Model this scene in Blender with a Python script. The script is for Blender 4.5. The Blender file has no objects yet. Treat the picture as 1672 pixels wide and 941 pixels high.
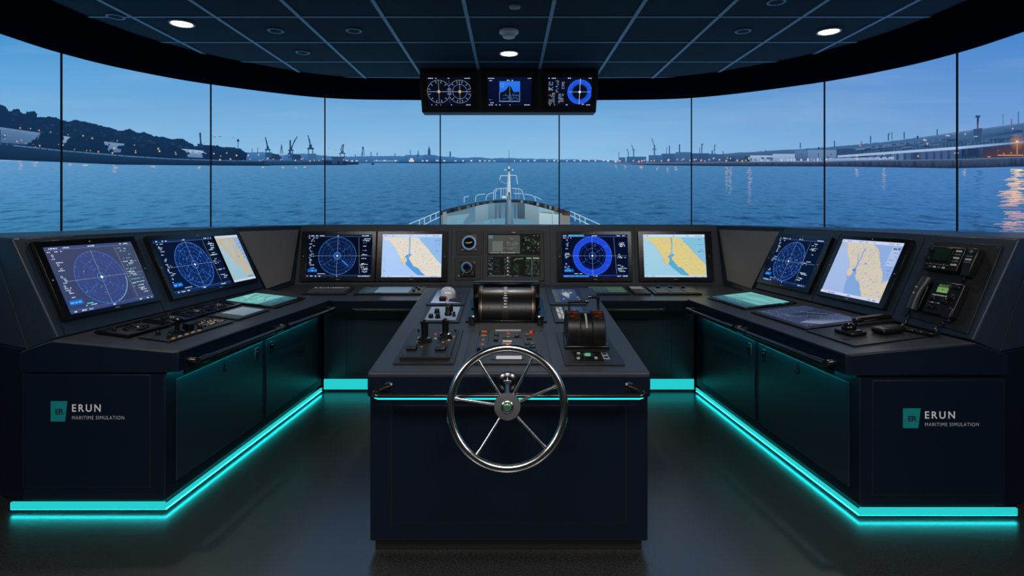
import bpy, bmesh, math, random
from mathutils import Vector as V, Matrix as M
C = bpy.context.scene.collection
R = math.radians
rnd = random.Random(7)
# ------------------------------------------------------------------ camera constants (photo measured once, turned into metres)
FPX, CX, CY, EYE = 913.0, 831.0, 345.0, 1.65
CAM = V((0, 0, EYE))

def lin(x):
    x = x / 255.0
    return x / 12.92 if x <= 0.04045 else ((x + 0.055) / 1.055) ** 2.4

def c(r, g, b, a=1.0):
    return (lin(r), lin(g), lin(b), a)

# ------------------------------------------------------------------ materials
def newmat(name):
    m = bpy.data.materials.new(name)
    m.use_nodes = True
    nt = m.node_tree
    nt.nodes.clear()
    out = nt.nodes.new('ShaderNodeOutputMaterial')
    return m, nt, out

def paint(name, col, rough=0.45, metal=0.0, spec=0.5, var=0.06, scale=60.0, bump=0.0, coat=0.0):
    m, nt, out = newmat(name)
    b = nt.nodes.new('ShaderNodeBsdfPrincipled')
    b.inputs['Base Color'].default_value = (*col[:3], 1)
    b.inputs['Metallic'].default_value = metal
    b.inputs['Specular IOR Level'].default_value = spec
    if coat:
        b.inputs['Coat Weight'].default_value = coat
        b.inputs['Coat Roughness'].default_value = 0.08
    tc = nt.nodes.new('ShaderNodeTexCoord')
    n = nt.nodes.new('ShaderNodeTexNoise')
    n.inputs['Scale'].default_value = scale
    n.inputs['Detail'].default_value = 3
    nt.links.new(tc.outputs['Object'], n.inputs['Vector'])
    mr = nt.nodes.new('ShaderNodeMapRange')
    mr.inputs['To Min'].default_value = max(0.02, rough - var)
    mr.inputs['To Max'].default_value = rough + var
    nt.links.new(n.outputs['Fac'], mr.inputs['Value'])
    nt.links.new(mr.outputs['Result'], b.inputs['Roughness'])
    if bump:
        bp = nt.nodes.new('ShaderNodeBump')
        bp.inputs['Strength'].default_value = bump
        bp.inputs['Distance'].default_value = 0.002
        nt.links.new(n.outputs['Fac'], bp.inputs['Height'])
        nt.links.new(bp.outputs['Normal'], b.inputs['Normal'])
    nt.links.new(b.outputs['BSDF'], out.inputs['Surface'])
    return m

def glow(name, col, strength):
    m, nt, out = newmat(name)
    e = nt.nodes.new('ShaderNodeEmission')
    e.inputs['Color'].default_value = (*col[:3], 1)
    e.inputs['Strength'].default_value = strength
    nt.links.new(e.outputs[0], out.inputs['Surface'])
    return m

def display(name, sampled):
    """what a lit display gives off: the colour stored with each patch of its picture"""
    m, nt, out = newmat(name)
    at = nt.nodes.new('ShaderNodeAttribute')
    at.attribute_name = 'Col'
    e = nt.nodes.new('ShaderNodeEmission')
    nt.links.new(at.outputs['Color'], e.inputs['Color'])
    if sampled:
        nt.links.new(e.outputs[0], out.inputs['Surface'])
    else:
        t = nt.nodes.new('ShaderNodeBsdfTransparent')
        mx = nt.nodes.new('ShaderNodeMixShader')
        nt.links.new(at.outputs['Alpha'], mx.inputs['Fac'])
        nt.links.new(t.outputs[0], mx.inputs[1])
        nt.links.new(e.outputs[0], mx.inputs[2])
        nt.links.new(mx.outputs[0], out.inputs['Surface'])
        m.cycles.emission_sampling = 'NONE'
    return m

MT = {}
MT['navy'] = paint('navy_paint', (0.0075, 0.0170, 0.0290), 0.36, var=0.05)
MT['end'] = paint('navy_panel_paint', (0.0020, 0.0062, 0.0150), 0.44, spec=0.20, var=0.05)
MT['housing'] = paint('charcoal_paint', (0.0115, 0.0210, 0.0345), 0.42, spec=0.4, var=0.05)
MT['top'] = paint('worktop_laminate', (0.033, 0.0365, 0.043), 0.37, spec=0.22, var=0.05, scale=200)
MT['filler'] = paint('corner_panel_paint', (0.13, 0.118, 0.108), 0.5)
MT['joint'] = paint('joint_rubber', (0.002, 0.002, 0.0025), 0.6)
MT['black'] = paint('black_plastic', (0.004, 0.004, 0.0045), 0.34, spec=0.36)
MT['grip'] = paint('slate_plastic', (0.022, 0.026, 0.031), 0.34)
MT['gloss'] = paint('gloss_black', (0.003, 0.003, 0.0035), 0.20, spec=0.34, var=0.04)
MT['plate'] = paint('instrument_plate', (0.012, 0.012, 0.0125), 0.40, spec=0.34)
MT['key'] = paint('grey_keys', (0.05, 0.05, 0.052), 0.45)
MT['detector'] = paint('pale_detector', (0.86, 0.87, 0.88), 0.45)
MT['white'] = paint('white_print', (0.68, 0.68, 0.70), 0.6)
MT['brushed'] = paint('brushed_steel', (0.15, 0.15, 0.155), 0.40, metal=1.0, var=0.05)
MT['greyp'] = paint('grey_print', (0.36, 0.37, 0.39), 0.6)
MT['teal'] = paint('teal_print', (0.0, 0.19, 0.20), 0.5)
MT['darkp'] = paint('dark_print', (0.004, 0.010, 0.016), 0.6)
MT['steel'] = paint('polished_steel', (0.62, 0.61, 0.60), 0.17, metal=1.0, var=0.04, scale=30)
MT['dsteel'] = paint('dark_steel', (0.16, 0.16, 0.165), 0.24, metal=1.0, var=0.06)
MT['copper'] = paint('copper_trim', (0.20, 0.11, 0.07), 0.34, metal=1.0)
MT['rail'] = paint('black_rail', (0.006, 0.006, 0.007), 0.22, var=0.04)
MT['ceil'] = paint('ceiling_tile', (0.014, 0.038, 0.056), 0.8, spec=0.2, scale=250, bump=0.2)
MT['tbar'] = paint('ceiling_bar', (0.24, 0.42, 0.54), 0.45)
MT['soffit'] = paint('black_soffit', (0.002, 0.0042, 0.0065), 0.95, spec=0.0)
MT['wall'] = paint('dark_wall', (0.006, 0.007, 0.009), 0.8, spec=0.2)
MT['trim'] = paint('grey_trim', (0.30, 0.36, 0.40), 0.5)
MT['led'] = glow('cyan_led', (0.020, 0.62, 0.63), 0.98)
MT['floorglow'] = glow('cyan_floor_glow', (0.01, 0.66, 0.70), 19.0)
MT['wash'] = glow('cyan_led_wash', (0.008, 0.62, 0.66), 24.0)
MT['door'] = paint('teal_navy_door', (0.0065, 0.021, 0.031), 0.34, spec=0.4)
MT['railglint'] = glow('cyan_rail_glint', (0.01, 0.66, 0.74), 1.6)
MT['ledhid'] = glow('cyan_led_under', (0.006, 0.50, 0.50), 0.40)
MT['lamp'] = glow('warm_lens', (1.0, 0.86, 0.68), 9.0)
MT['orange'] = glow('orange_lamp', (1.0, 0.20, 0.05), 0.42)
MT['amber'] = glow('amber_lamp', (1.0, 0.46, 0.22), 0.26)
MT['red'] = glow('red_lamp', (1.0, 0.07, 0.025), 0.6)
MT['green'] = glow('green_lamp', (0.20, 0.80, 0.46), 0.5)
MT['dimgreen'] = glow('dim_green_lamp', (0.18, 0.5, 0.34), 0.14)
MT['dimorange'] = glow('dim_orange_scale', (1.0, 0.22, 0.06), 0.13)
MT['wlamp'] = glow('white_lamp', (0.85, 0.82, 0.74), 0.32)
MT['disp'] = display('display_ground', True)
MT['gfx'] = display('display_picture', False)

def floor_mat():
    m, nt, out = newmat('dark_vinyl_floor')
    L = nt.links.new
    b = nt.nodes.new('ShaderNodeBsdfPrincipled')
    tc = nt.nodes.new('ShaderNodeTexCoord')
    n = nt.nodes.new('ShaderNodeTexNoise'); n.inputs['Scale'].default_value = 26; n.inputs['Detail'].default_value = 6
    mp = nt.nodes.new('ShaderNodeMapping'); mp.inputs['Scale'].default_value = (1.0, 1.6, 1)
    mp.inputs['Rotation'].default_value = (0, 0, 0.5)
    L(tc.outputs['Object'], mp.inputs['Vector']); L(mp.outputs[0], n.inputs['Vector'])
    n2 = nt.nodes.new('ShaderNodeTexNoise'); n2.inputs['Scale'].default_value = 95; n2.inputs['Detail'].default_value = 4
    L(mp.outputs[0], n2.inputs['Vector'])
    cr = nt.nodes.new('ShaderNodeValToRGB')
    cr.color_ramp.elements[0].position = 0.35; cr.color_ramp.elements[0].color = (0.003, 0.003, 0.0033, 1)
    cr.color_ramp.elements[1].position = 0.75; cr.color_ramp.elements[1].color = (0.030, 0.029, 0.028, 1)
    L(n2.outputs['Fac'], cr.inputs['Fac'])
    br = nt.nodes.new('ShaderNodeTexBrick')
    br.offset = 0.0
    br.inputs['Color1'].default_value = (1, 1, 1, 1); br.inputs['Color2'].default_value = (1, 1, 1, 1)
    br.inputs['Mortar'].default_value = (0.35, 0.35, 0.35, 1)
    br.inputs['Scale'].default_value = 1.0
    br.inputs['Mortar Size'].default_value = 0.0018
    br.inputs['Brick Width'].default_value = 2.56; br.inputs['Row Height'].default_value = 2.4
    mp2 = nt.nodes.new('ShaderNodeMapping'); mp2.inputs['Location'].default_value = (1.28, 0.9, 0)
    L(tc.outputs['Object'], mp2.inputs['Vector']); L(mp2.outputs[0], br.inputs['Vector'])
    mx = nt.nodes.new('ShaderNodeMix'); mx.data_type = 'RGBA'; mx.blend_type = 'MULTIPLY'; mx.inputs['Factor'].default_value = 1
    L(cr.outputs[0], mx.inputs['A']); L(br.outputs['Color'], mx.inputs['B'])
    L(mx.outputs['Result'], b.inputs['Base Color'])
    mr = nt.nodes.new('ShaderNodeMapRange')
    mr.inputs['To Min'].default_value = 0.25; mr.inputs['To Max'].default_value = 0.36
    L(n.outputs['Fac'], mr.inputs['Value']); L(mr.outputs[0], b.inputs['Roughness'])
    bp = nt.nodes.new('ShaderNodeBump'); bp.inputs['Strength'].default_value = 0.12; bp.inputs['Distance'].default_value = 0.003
    L(n2.outputs['Fac'], bp.inputs['Height']); L(bp.outputs[0], b.inputs['Normal'])
    b.inputs['Specular IOR Level'].default_value = 1.0; b.inputs['IOR'].default_value = 1.80
    L(b.outputs[0], out.inputs['Surface'])
    return m
MT['floor'] = floor_mat()

# ------------------------------------------------------------------ mesh helpers
class MB:
    def __init__(s):
        s.bm = bmesh.new()
    def face(s, pts):
        try:
            return s.bm.faces.new([s.bm.verts.new(p) for p in pts])
        except ValueError:
            return None
    def box(s, x0, x1, y0, y1, z0, z1, T=None):
        P = [V((x, y, z)) for z in (z0, z1) for y in (y0, y1) for x in (x0, x1)]
        if T is not None:
            P = [T @ p for p in P]
        v = [s.bm.verts.new(p) for p in P]
        for f in ((0, 2, 3, 1), (4, 5, 7, 6), (0, 1, 5, 4), (2, 6, 7, 3), (0, 4, 6, 2), (1, 3, 7, 5)):
            s.bm.faces.new([v[i] for i in f])
        return s
    def loft(s, loops, cap=True, closed=True):
        rows = [[s.bm.verts.new(p) for p in lp] for lp in loops]
        n = len(rows[0])
        for a, b in zip(rows, rows[1:]):
            for i in range(n if closed else n - 1):
                j = (i + 1) % n
                s.bm.faces.new((a[i], a[j], b[j], b[i]))
        if cap:
            s.bm.faces.new(rows[0][::-1]); s.bm.faces.new(rows[-1])
        return s
    def tube(s, path, r, n=10, closed=False):
        path = [V(p) for p in path]
        N = len(path)
        up = None
        rows = []
        for i, p in enumerate(path):
            a = path[(i - 1) % N] if closed or i > 0 else p
            b = path[(i + 1) % N] if closed or i < N - 1 else p
            t = (b - a).normalized()
            if up is None:
                up = t.orthogonal().normalized()
            else:
                up = (up - t * up.dot(t)).normalized()
            w = t.cross(up)
            rr = r[i] if isinstance(r, (list, tuple)) else r
            rows.append([s.bm.verts.new(p + (up * math.cos(k * 2 * math.pi / n) + w * math.sin(k * 2 * math.pi / n)) * rr) for k in range(n)])
        rng = range(N) if closed else range(N - 1)
        for i in rng:
            a, b = rows[i], rows[(i + 1) % N]
            off = 0
            if closed and i == N - 1:
                off = min(range(n), key=lambda o: (a[0].co - b[o].co).length)
            for k in range(n):
                s.bm.faces.new((a[k], a[(k + 1) % n], b[(k + 1 + off) % n], b[(k + off) % n]))
        if not closed:
            s.bm.faces.new(rows[0][::-1]); s.bm.faces.new(rows[-1])
        return s
    def lathe(s, prof, n=28, T=None):
        rows = []
        for r, z in prof:
            row = []
            for k in range(n):
                p = V((r * math.cos(k * 2 * math.pi / n), r * math.sin(k * 2 * math.pi / n), z))
                row.append(s.bm.verts.new(T @ p if T is not None else p))
            rows.append(row)
        for a, b in zip(rows, rows[1:]):
            for k in range(n):
                s.bm.faces.new((a[k], a[(k + 1) % n], b[(k + 1) % n], b[k]))
        s.bm.faces.new(rows[0][::-1]); s.bm.faces.new(rows[-1])
        return s
    def build(s, name, mat, parent=None, bevel=0.0, seg=2, smooth=True, T=None, angle=40):
        if T is not None:
            s.bm.transform(T)
        bmesh.ops.recalc_face_normals(s.bm, faces=s.bm.faces[:])
        me = bpy.data.meshes.new(name)
        s.bm.to_mesh(me); s.bm.free()
        me.materials.append(MT[mat] if isinstance(mat, str) else mat)
        if smooth:
            me.polygons.foreach_set('use_smooth', [True] * len(me.polygons))
            me.set_sharp_from_angle(angle=R(angle))
        o = bpy.data.objects.new(name, me)
        C.objects.link(o)
        if parent:
            o.parent = parent
        if bevel:
            bv = o.modifiers.new('edge', 'BEVEL')
            bv.width = bevel; bv.segments = seg; bv.limit_method = 'ANGLE'; bv.angle_limit = R(30)
        return o

def tag(o, label=None, cat=None, group=None, kind=None):
    if label: o['label'] = label
    if cat: o['category'] = cat
    if group: o['group'] = group
    if kind: o['kind'] = kind
    return o

def thing(name, label, cat, T=None, group=None):
    o = bpy.data.objects.new(name, None)
    o.empty_display_size = 0.05
    C.objects.link(o)
    if T is not None:
        o.matrix_world = T
    return tag(o, label, cat, group)

def copy_tree(o, parent=None):
    k = o.copy(); C.objects.link(k)
    if parent: k.parent = parent
    for ch in list(o.children):
        copy_tree(ch, k)
    return k

class Frame:
    """a surface: origin, u along it, v up/back along it, w out of it"""
    def __init__(s, A, B, Cc):
        A, B, Cc = V(A), V(B), V(Cc)
        s.o = A
        s.u = (B - A).normalized()
        v = Cc - A
        s.v = (v - s.u * v.dot(s.u)).normalized()
        s.w = s.u.cross(s.v)
        s.T = M(((s.u.x, s.v.x, s.w.x, A.x), (s.u.y, s.v.y, s.w.y, A.y), (s.u.z, s.v.z, s.w.z, A.z), (0, 0, 0, 1)))
    def lift(s, d):
        s.o = s.o + s.w * d
        s.T = M.Translation(s.w * d) @ s.T
        return s
    def at(s, u, v, w=0.0):
        return s.T @ M.Translation((u, v, w))
    def p(s, u, v, w=0.0):
        return s.T @ V((u, v, w))

# ------------------------------------------------------------------ pictures on displays
class Pic:
    def __init__(s):
        s.polys = []; s.z = 0
    def add(s, pts, col, hold=False, base=False):
        if not hold: s.z += 1
        cols = col if isinstance(col, list) else [col] * len(pts)
        s.polys.append((pts, cols, s.z, base))
    def rect(s, x0, y0, x1, y1, col, hold=False, base=False, top=None):
        cc = [col, col, top, top] if top else col
        s.add([(x0, y0), (x1, y0), (x1, y1), (x0, y1)], cc, hold, base)
    def line(s, x0, y0, x1, y1, w, col, hold=False):
        dx, dy = x1 - x0, y1 - y0
        l = math.hypot(dx, dy) or 1e-9
        nx, ny = -dy / l * w / 2, dx / l * w / 2
        s.add([(x0 + nx, y0 + ny), (x0 - nx, y0 - ny), (x1 - nx, y1 - ny), (x1 + nx, y1 + ny)], col, hold)
    def path(s, pts, w, col):
        s.z += 1
        for a, b in zip(pts, pts[1:]):
            s.line(*a, *b, w, col, True)
    def ring(s, cx, cy, rx, w, col, a0=0, a1=360, n=56, ry=None, hold=False):
        ry = ry or rx
        if not hold: s.z += 1
        n = max(2, int(n * (a1 - a0) / 360))
        for i in range(n):
            t0, t1 = R(a0 + (a1 - a0) * i / n), R(a0 + (a1 - a0) * (i + 1) / n)
            q = [(cx + (rx + k) * math.cos(t), cy + (ry + k) * math.sin(t)) for k, t in ((-w / 2, t0), (w / 2, t0), (w / 2, t1), (-w / 2, t1))]
            s.add(q, col, True)
    def disc(s, cx, cy, r, col, edge=None, n=16, ry=None):
        s.z += 1
        ry = ry or r
        for i in range(n):
            t0, t1 = 2 * math.pi * i / n, 2 * math.pi * (i + 1) / n
            s.add([(cx, cy), (cx + r * math.cos(t0), cy + ry * math.sin(t0)), (cx + r * math.cos(t1), cy + ry * math.sin(t1))],
                  [col, edge or col, edge or col], True)
    def dashes(s, x0, x1, y, h, col, rr, fill=0.7):
        """a line of small illegible marks"""
        s.z += 1
        x = x0
        while x < x1:
            w = rr.uniform(0.6, 2.2) * h
            if rr.random() < fill:
                s.rect(x, y, min(x + w, x1), y + h * rr.uniform(0.7, 1.0), col, True)
            x += w + h * 0.45
    def build(s, name, parent, fmap, dz=1.6e-5, clip=None, step=None, extra=None, T=None):
        vs, fs, cs, mi = [], [], [], []
        for pts, cols, z, base in s.polys:
            pieces = [list(zip(pts, cols))]
            if clip:
                xs = [q[0] for q in pts]
                if max(xs) <= clip[0] or min(xs) >= clip[1]:
                    continue
                lo, hi = max(clip[0], min(xs)), min(clip[1], max(xs))
                k = max(1, int(math.ceil((hi - lo) / step)))
                pieces = []
                for i in range(k):
                    q = clipx(clipx(list(zip(pts, cols)), lo + (hi - lo) * i / k, True), lo + (hi - lo) * (i + 1) / k, False)
                    if len(q) >= 3: pieces.append(q)
            for q in pieces:
                b = len(vs)
                vs += [fmap(x, y, z * dz) for (x, y), _ in q]
                cs += [cc for _, cc in q]
                fs.append(tuple(range(b, b + len(q))))
                mi.append(0 if base else 1)
        me = bpy.data.meshes.new(name)
        me.from_pydata(vs, [], fs)
        me.materials.append(MT['disp']); me.materials.append(MT['gfx'])
        me.polygons.foreach_set('material_index', mi)
        at = me.color_attributes.new('Col', 'FLOAT_COLOR', 'POINT')
        at.data.foreach_set('color', [x for cc in cs for x in cc])
        o = bpy.data.objects.new(name, me)
        C.objects.link(o)
        if parent: o.parent = parent
        return o

def clipx(poly, x, keep_right):
    out = []
    n = len(poly)
    for i in range(n):
        (p, cp), (q, cq) = poly[i], poly[(i + 1) % n]
        ip = p[0] >= x - 1e-9 if keep_right else p[0] <= x + 1e-9
        iq = q[0] >= x - 1e-9 if keep_right else q[0] <= x + 1e-9
        if ip: out.append((p, cp))
        if ip != iq and abs(q[0] - p[0]) > 1e-9:
            t = (x - p[0]) / (q[0] - p[0])
            out.append(((x, p[1] + t * (q[1] - p[1])), tuple(a + t * (b - a) for a, b in zip(cp, cq))))
    return out

def text(name, s, x0, x1, z0, z1, mat, parent, T, spacing=1.0, bold=0.0):
    cu = bpy.data.curves.new(name, 'FONT')
    cu.body = s; cu.space_character = spacing; cu.offset = bold; cu.size = 1; cu.extrude = 0.01
    t = bpy.data.objects.new(name, cu)
    C.objects.link(t)
    dg = bpy.context.evaluated_depsgraph_get()
    me = bpy.data.meshes.new_from_object(t.evaluated_get(dg))
    bpy.data.objects.remove(t)
    xs = [v.co.x for v in me.vertices]; ys = [v.co.y for v in me.vertices]
    sx = (x1 - x0) / (max(xs) - min(xs)); sy = (z1 - z0) / (max(ys) - min(ys))
    for v in me.vertices:
        v.co = T @ V((x0 + (v.co.x - min(xs)) * sx, z0 + (v.co.y - min(ys)) * sy, 0.0008 + (v.co.z + 0.01) * 0.03))
    me.materials.clear(); me.materials.append(MT[mat])
    o = bpy.data.objects.new(name, me)
    C.objects.link(o); o.parent = parent
    return o
# ================================================================== ROOM
def struct(name, mb, mat, **k):
    return tag(mb.build(name, mat, **k), kind='structure')

CEIL = 3.04
struct('floor', MB().box(-4.6, 4.6, -2.2, 7.0, -0.1, 0.0), 'floor')
ce = struct('ceiling', MB().box(-4.6, 4.6, -2.2, 7.0, CEIL, CEIL + 0.1), 'ceil')
g = MB()
xs = [0.299 + 0.598 * k for k in range(-7, 7)]
ys = [-1.39 + 0.598 * k for k in range(0, 14)]
for x in xs: g.box(x - 0.013, x + 0.013, -2.19, 6.9, CEIL - 0.006, CEIL + 0.002)
for y in ys: g.box(-4.59, 4.59, y - 0.009, y + 0.009, CEIL - 0.005, CEIL + 0.002)
g.build('ceiling_grid', 'tbar', ce)
struct('wall_left', MB().box(-4.6, -4.5, -2.2, 7.0, 0, CEIL), 'wall')
struct('wall_right', MB().box(4.5, 4.6, -2.2, 7.0, 0, CEIL), 'wall')
struct('wall_front', MB().box(-4.5, 4.5, 6.9, 7.0, 0, CEIL), 'wall')
struct('wall_back', MB().box(-4.5, 4.5, -2.2, -2.1, 0, CEIL), 'wall')

# the plan curve of the wrap-around display wall
CTRL = [(0, 6.4), (1.0, 6.39), (2.07, 6.26), (2.98, 5.6), (3.42, 5.0), (3.6, 4.48), (3.64, 3.99), (3.66, 3.3), (3.66, 2.4)]
CT = [(-x, y) for x, y in CTRL[:0:-1]] + CTRL
def catmull(P, n=24):
    out = []
    for i in range(len(P) - 1):
        p0, p1, p2, p3 = V(P[max(i - 1, 0)]), V(P[i]), V(P[i + 1]), V(P[min(i + 2, len(P) - 1)])
        for k in range(n):
            t = k / n
            out.append(0.5 * ((2 * p1) + (p2 - p0) * t + (2 * p0 - 5 * p1 + 4 * p2 - p3) * t * t + (3 * p1 - p0 - 3 * p2 + p3) * t ** 3))
    out.append(V(P[-1]))
    return out
CURVE = catmull(CT)
SX = [CX + FPX * p.x / p.y for p in CURVE]       # a running measure along the wall
def wall_pt(px):
    lo, hi = 0, len(SX) - 1
    while hi - lo > 1:
        m = (lo + hi) // 2
        if SX[m] <= px: lo = m
        else: hi = m
    a, b = CURVE[lo], CURVE[hi]
    k = (px - CX) / FPX
    d = b - a
    t = (k * a.y - a.x) / (d.x - k * d.y)
    p = a + d * t
    n = V((d.y, -d.x)).normalized()
    if n.dot(V((0, 2.5)) - p) < 0: n = -n
    return p, n
def scr(px, py, off=0.0):
    p, n = wall_pt(px)
    q = p + n * (0.002 + off)
    return V((q.x, q.y, EYE - (py - CY) * p.y / FPX))
ZTOP, ZBOT = 2.919, 1.22

# black soffit between the tiled ceiling and the top of the display wall
inner, outer = [], []
for p in CURVE:
    outer.append(p)
    f = min(1.0, abs(p.x) / 3.6)
    inner.append(V((p.x * (1 - 0.17 * f), 2.2 + (p.y - 2.2) * (0.895 - 0.05 * f))))
sf = MB()
secs = []
for a, b in zip(inner, outer):
    d = (b - a)
    m1 = a + d * 0.25
    e = b + d.normalized() * 0.12
    secs.append([V((a.x, a.y, CEIL - 0.001)), V((a.x, a.y, CEIL - 0.012)), V((m1.x, m1.y, CEIL - 0.035)), V((b.x, b.y, ZTOP)), V((e.x, e.y, ZTOP)), V((e.x, e.y, CEIL - 0.001))])
sf.loft(secs)
struct('trim_1', sf, 'soffit', angle=60)

# ================================================================== PICTURE SHOWN ON THE DISPLAY WALL
def sea_mat():
    m, nt, out = newmat('display_sky_and_sea')
    L = nt.links.new
    N = nt.nodes.new
    uv = N('ShaderNodeUVMap'); uv.uv_map = 'UVMap'
    sp = N('ShaderNodeSeparateXYZ'); L(uv.outputs[0], sp.inputs[0])     # x: 0..1 along the wall, y: height rows/941
    def math_(op, a, b=None, clamp=False):
        n = N('ShaderNodeMath'); n.operation = op; n.use_clamp = clamp
        for i, q in enumerate((a, b)):
            if q is None: continue
            if isinstance(q, (int, float)): n.inputs[i].default_value = q
            else: L(q, n.inputs[i])
        return n.outputs[0]
    def ramp(fac, stops):
        r = N('ShaderNodeValToRGB')
        while len(r.color_ramp.elements) < len(stops): r.color_ramp.elements.new(0.5)
        for e, (p, col) in zip(r.color_ramp.elements, stops):
            e.position = p; e.color = col
        L(fac, r.inputs['Fac']); return r.outputs['Color']
    def mix(f, a, b, mode='MIX'):
        n = N('ShaderNodeMix'); n.data_type = 'RGBA'; n.blend_type = mode
        if isinstance(f, (int, float)): n.inputs['Factor'].default_value = f
        else: L(f, n.inputs['Factor'])
        for k, q in (('A', a), ('B', b)):
            if isinstance(q, tuple): n.inputs[k].default_value = q
            else: L(q, n.inputs[k])
        return n.outputs['Result']
    x, y = sp.outputs[0], sp.outputs[1]
    H = 263.0 / 941
    sky_t = math_('DIVIDE', math_('SUBTRACT', y, 50 / 941), H - 50 / 941, True)
    skyL = ramp(sky_t, [(0, c(68, 146, 208)), (0.35, c(98, 166, 220)), (0.7, c(122, 178, 222)), (1, c(138, 186, 222))])
    skyC = ramp(sky_t, [(0, c(84, 146, 208)), (0.5, c(98, 158, 212)), (0.78, c(126, 180, 224)), (1, c(142, 192, 228))])
    skyR = ramp(sky_t, [(0, c(70, 134, 206)), (0.4, c(98, 148, 210)), (0.75, c(114, 160, 214)), (1, c(122, 168, 214))])
    w1 = math_('MULTIPLY', x, 2.0, True)
    w2 = math_('SUBTRACT', math_('MULTIPLY', x, 2.6), 1.45, True)
    sky = mix(w2, mix(w1, skyL, skyC), skyR)
    cn = N('ShaderNodeTexNoise'); cn.inputs['Scale'].default_value = 3.0; cn.inputs['Detail'].default_value = 4
    mp = N('ShaderNodeMapping'); mp.inputs['Scale'].default_value = (1.6, 7.0, 1); mp.inputs['Rotation'].default_value = (0, 0, 0.12)
    L(uv.outputs[0], mp.inputs['Vector']); L(mp.outputs[0], cn.inputs['Vector'])
    cl = math_('MULTIPLY', math_('SUBTRACT', cn.outputs['Fac'], 0.5, False), 0.55, True)
    sky = mix(cl, sky, c(190, 214, 236))
    # sea
    dy = math_('MAXIMUM', math_('SUBTRACT', y, 259 / 941), 0.0035)
    inv = math_('DIVIDE', 1.0, dy)
    px = math_('MULTIPLY', math_('SUBTRACT', x, 0.497), inv)
    cb = N('ShaderNodeCombineXYZ'); L(px, cb.inputs[0]); L(inv, cb.inputs[1])
    def waves(sx, sy, det, off, rot=0.0):
        mp = N('ShaderNodeMapping'); mp.inputs['Scale'].default_value = (sx, sy, 1); mp.inputs['Location'].default_value = (off, off * 2, 0)
        mp.inputs['Rotation'].default_value = (0, 0, rot)
        n = N('ShaderNodeTexNoise'); n.inputs['Scale'].default_value = 1; n.inputs['Detail'].default_value = det; n.inputs['Roughness'].default_value = 0.62
        L(cb.outputs[0], mp.inputs['Vector']); L(mp.outputs[0], n.inputs['Vector'])
        return n.outputs['Fac']
    wa = waves(4.4, 1.7, 5, 3.3, 0.03)
    wb = waves(11.0, 5.0, 3, 9.1, -0.02)
    # a plain picture-space ripple keeps the far water lively
    mq = N('ShaderNodeMapping'); mq.inputs['Scale'].default_value = (130, 420, 1)
    nq = N('ShaderNodeTexNoise'); nq.inputs['Scale'].default_value = 1; nq.inputs['Detail'].default_value = 3
    L(uv.outputs[0], mq.inputs['Vector']); L(mq.outputs[0], nq.inputs['Vector'])
    sea_t = math_('DIVIDE', math_('SUBTRACT', y, H), 115 / 941, True)
    seaL = ramp(sea_t, [(0, c(98, 156, 204)), (0.3, c(84, 148, 200)), (0.7, c(68, 136, 186)), (1, c(58, 126, 174))])
    seaC = ramp(sea_t, [(0, c(76, 134, 180)), (0.25, c(62, 122, 170)), (0.7, c(50, 108, 154)), (1, c(42, 96, 142))])
    seaR = ramp(sea_t, [(0, c(78, 132, 192)), (0.3, c(72, 128, 188)), (0.7, c(58, 114, 174)), (1, c(50, 102, 158))])
    k1 = math_('MULTIPLY', x, 2.3, True)
    k2 = math_('SUBTRACT', math_('MULTIPLY', x, 3.2), 1.9, True)
    sea = mix(k2, mix(k1, seaL, seaC), seaR)
    dark = math_('MULTIPLY', math_('SUBTRACT', 0.50, wa), 5.0, True)
    amp = math_('ADD', math_('MULTIPLY', sea_t, 0.85), 0.22)
    sea = mix(math_('MULTIPLY', dark, amp), sea, c(10, 56, 98))
    lite = math_('MULTIPLY', math_('SUBTRACT', wb, 0.52), 2.6, True)
    sea = mix(math_('MULTIPLY', lite, math_('ADD', math_('MULTIPLY', sea_t, 0.35), 0.26)), sea, c(122, 176, 220))
    rip = math_('MULTIPLY', math_('SUBTRACT', nq.outputs['Fac'], 0.5), 1.2, True)
    sea = mix(math_('MULTIPLY', rip, 0.55), sea, c(30, 84, 134))
    f = math_('GREATER_THAN', y, H)
    col = mix(f, sky, sea)
    e = N('ShaderNodeEmission'); L(col, e.inputs['Color']); e.inputs['Strength'].default_value = 1.0
    L(e.outputs[0], out.inputs['Surface'])
    return m
MT['sea'] = sea_mat()

S = Pic()
def mixc(a, b, t): return tuple(p + (q - p) * t for p, q in zip(a, b))
def itp(P, x):
    if x <= P[0][0]: return P[0][1]
    for (x0, y0), (x1, y1) in zip(P, P[1:]):
        if x <= x1: return y0 + (y1 - y0) * (x - x0) / (x1 - x0)
    return P[-1][1]
def band(top, bot, ct, cb, rough=0.0, step=None):
    xs = sorted(set([p[0] for p in top] + [p[0] for p in bot]))
    x0, x1 = max(top[0][0], bot[0][0]), min(top[-1][0], bot[-1][0])
    if step:
        xs = [x0 + (x1 - x0) * i / max(1, int((x1 - x0) / step)) for i in range(max(1, int((x1 - x0) / step)) + 1)]
    xs = [x for x in xs if x0 <= x <= x1]
    rr = [rnd.uniform(-rough, rough) for _ in xs]
    S.z += 1
    for i, (a, b) in enumerate(zip(xs, xs[1:])):
        S.add([(a, itp(bot, a)), (b, itp(bot, b)), (b, itp(top, b) + rr[i + 1]), (a, itp(top, a) + rr[i])], [cb, cb, ct, ct], True)
def prect(x0, y0, x1, y1, col, top=None): S.rect(x0, y1, x1, y0, col, top=top)
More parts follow.
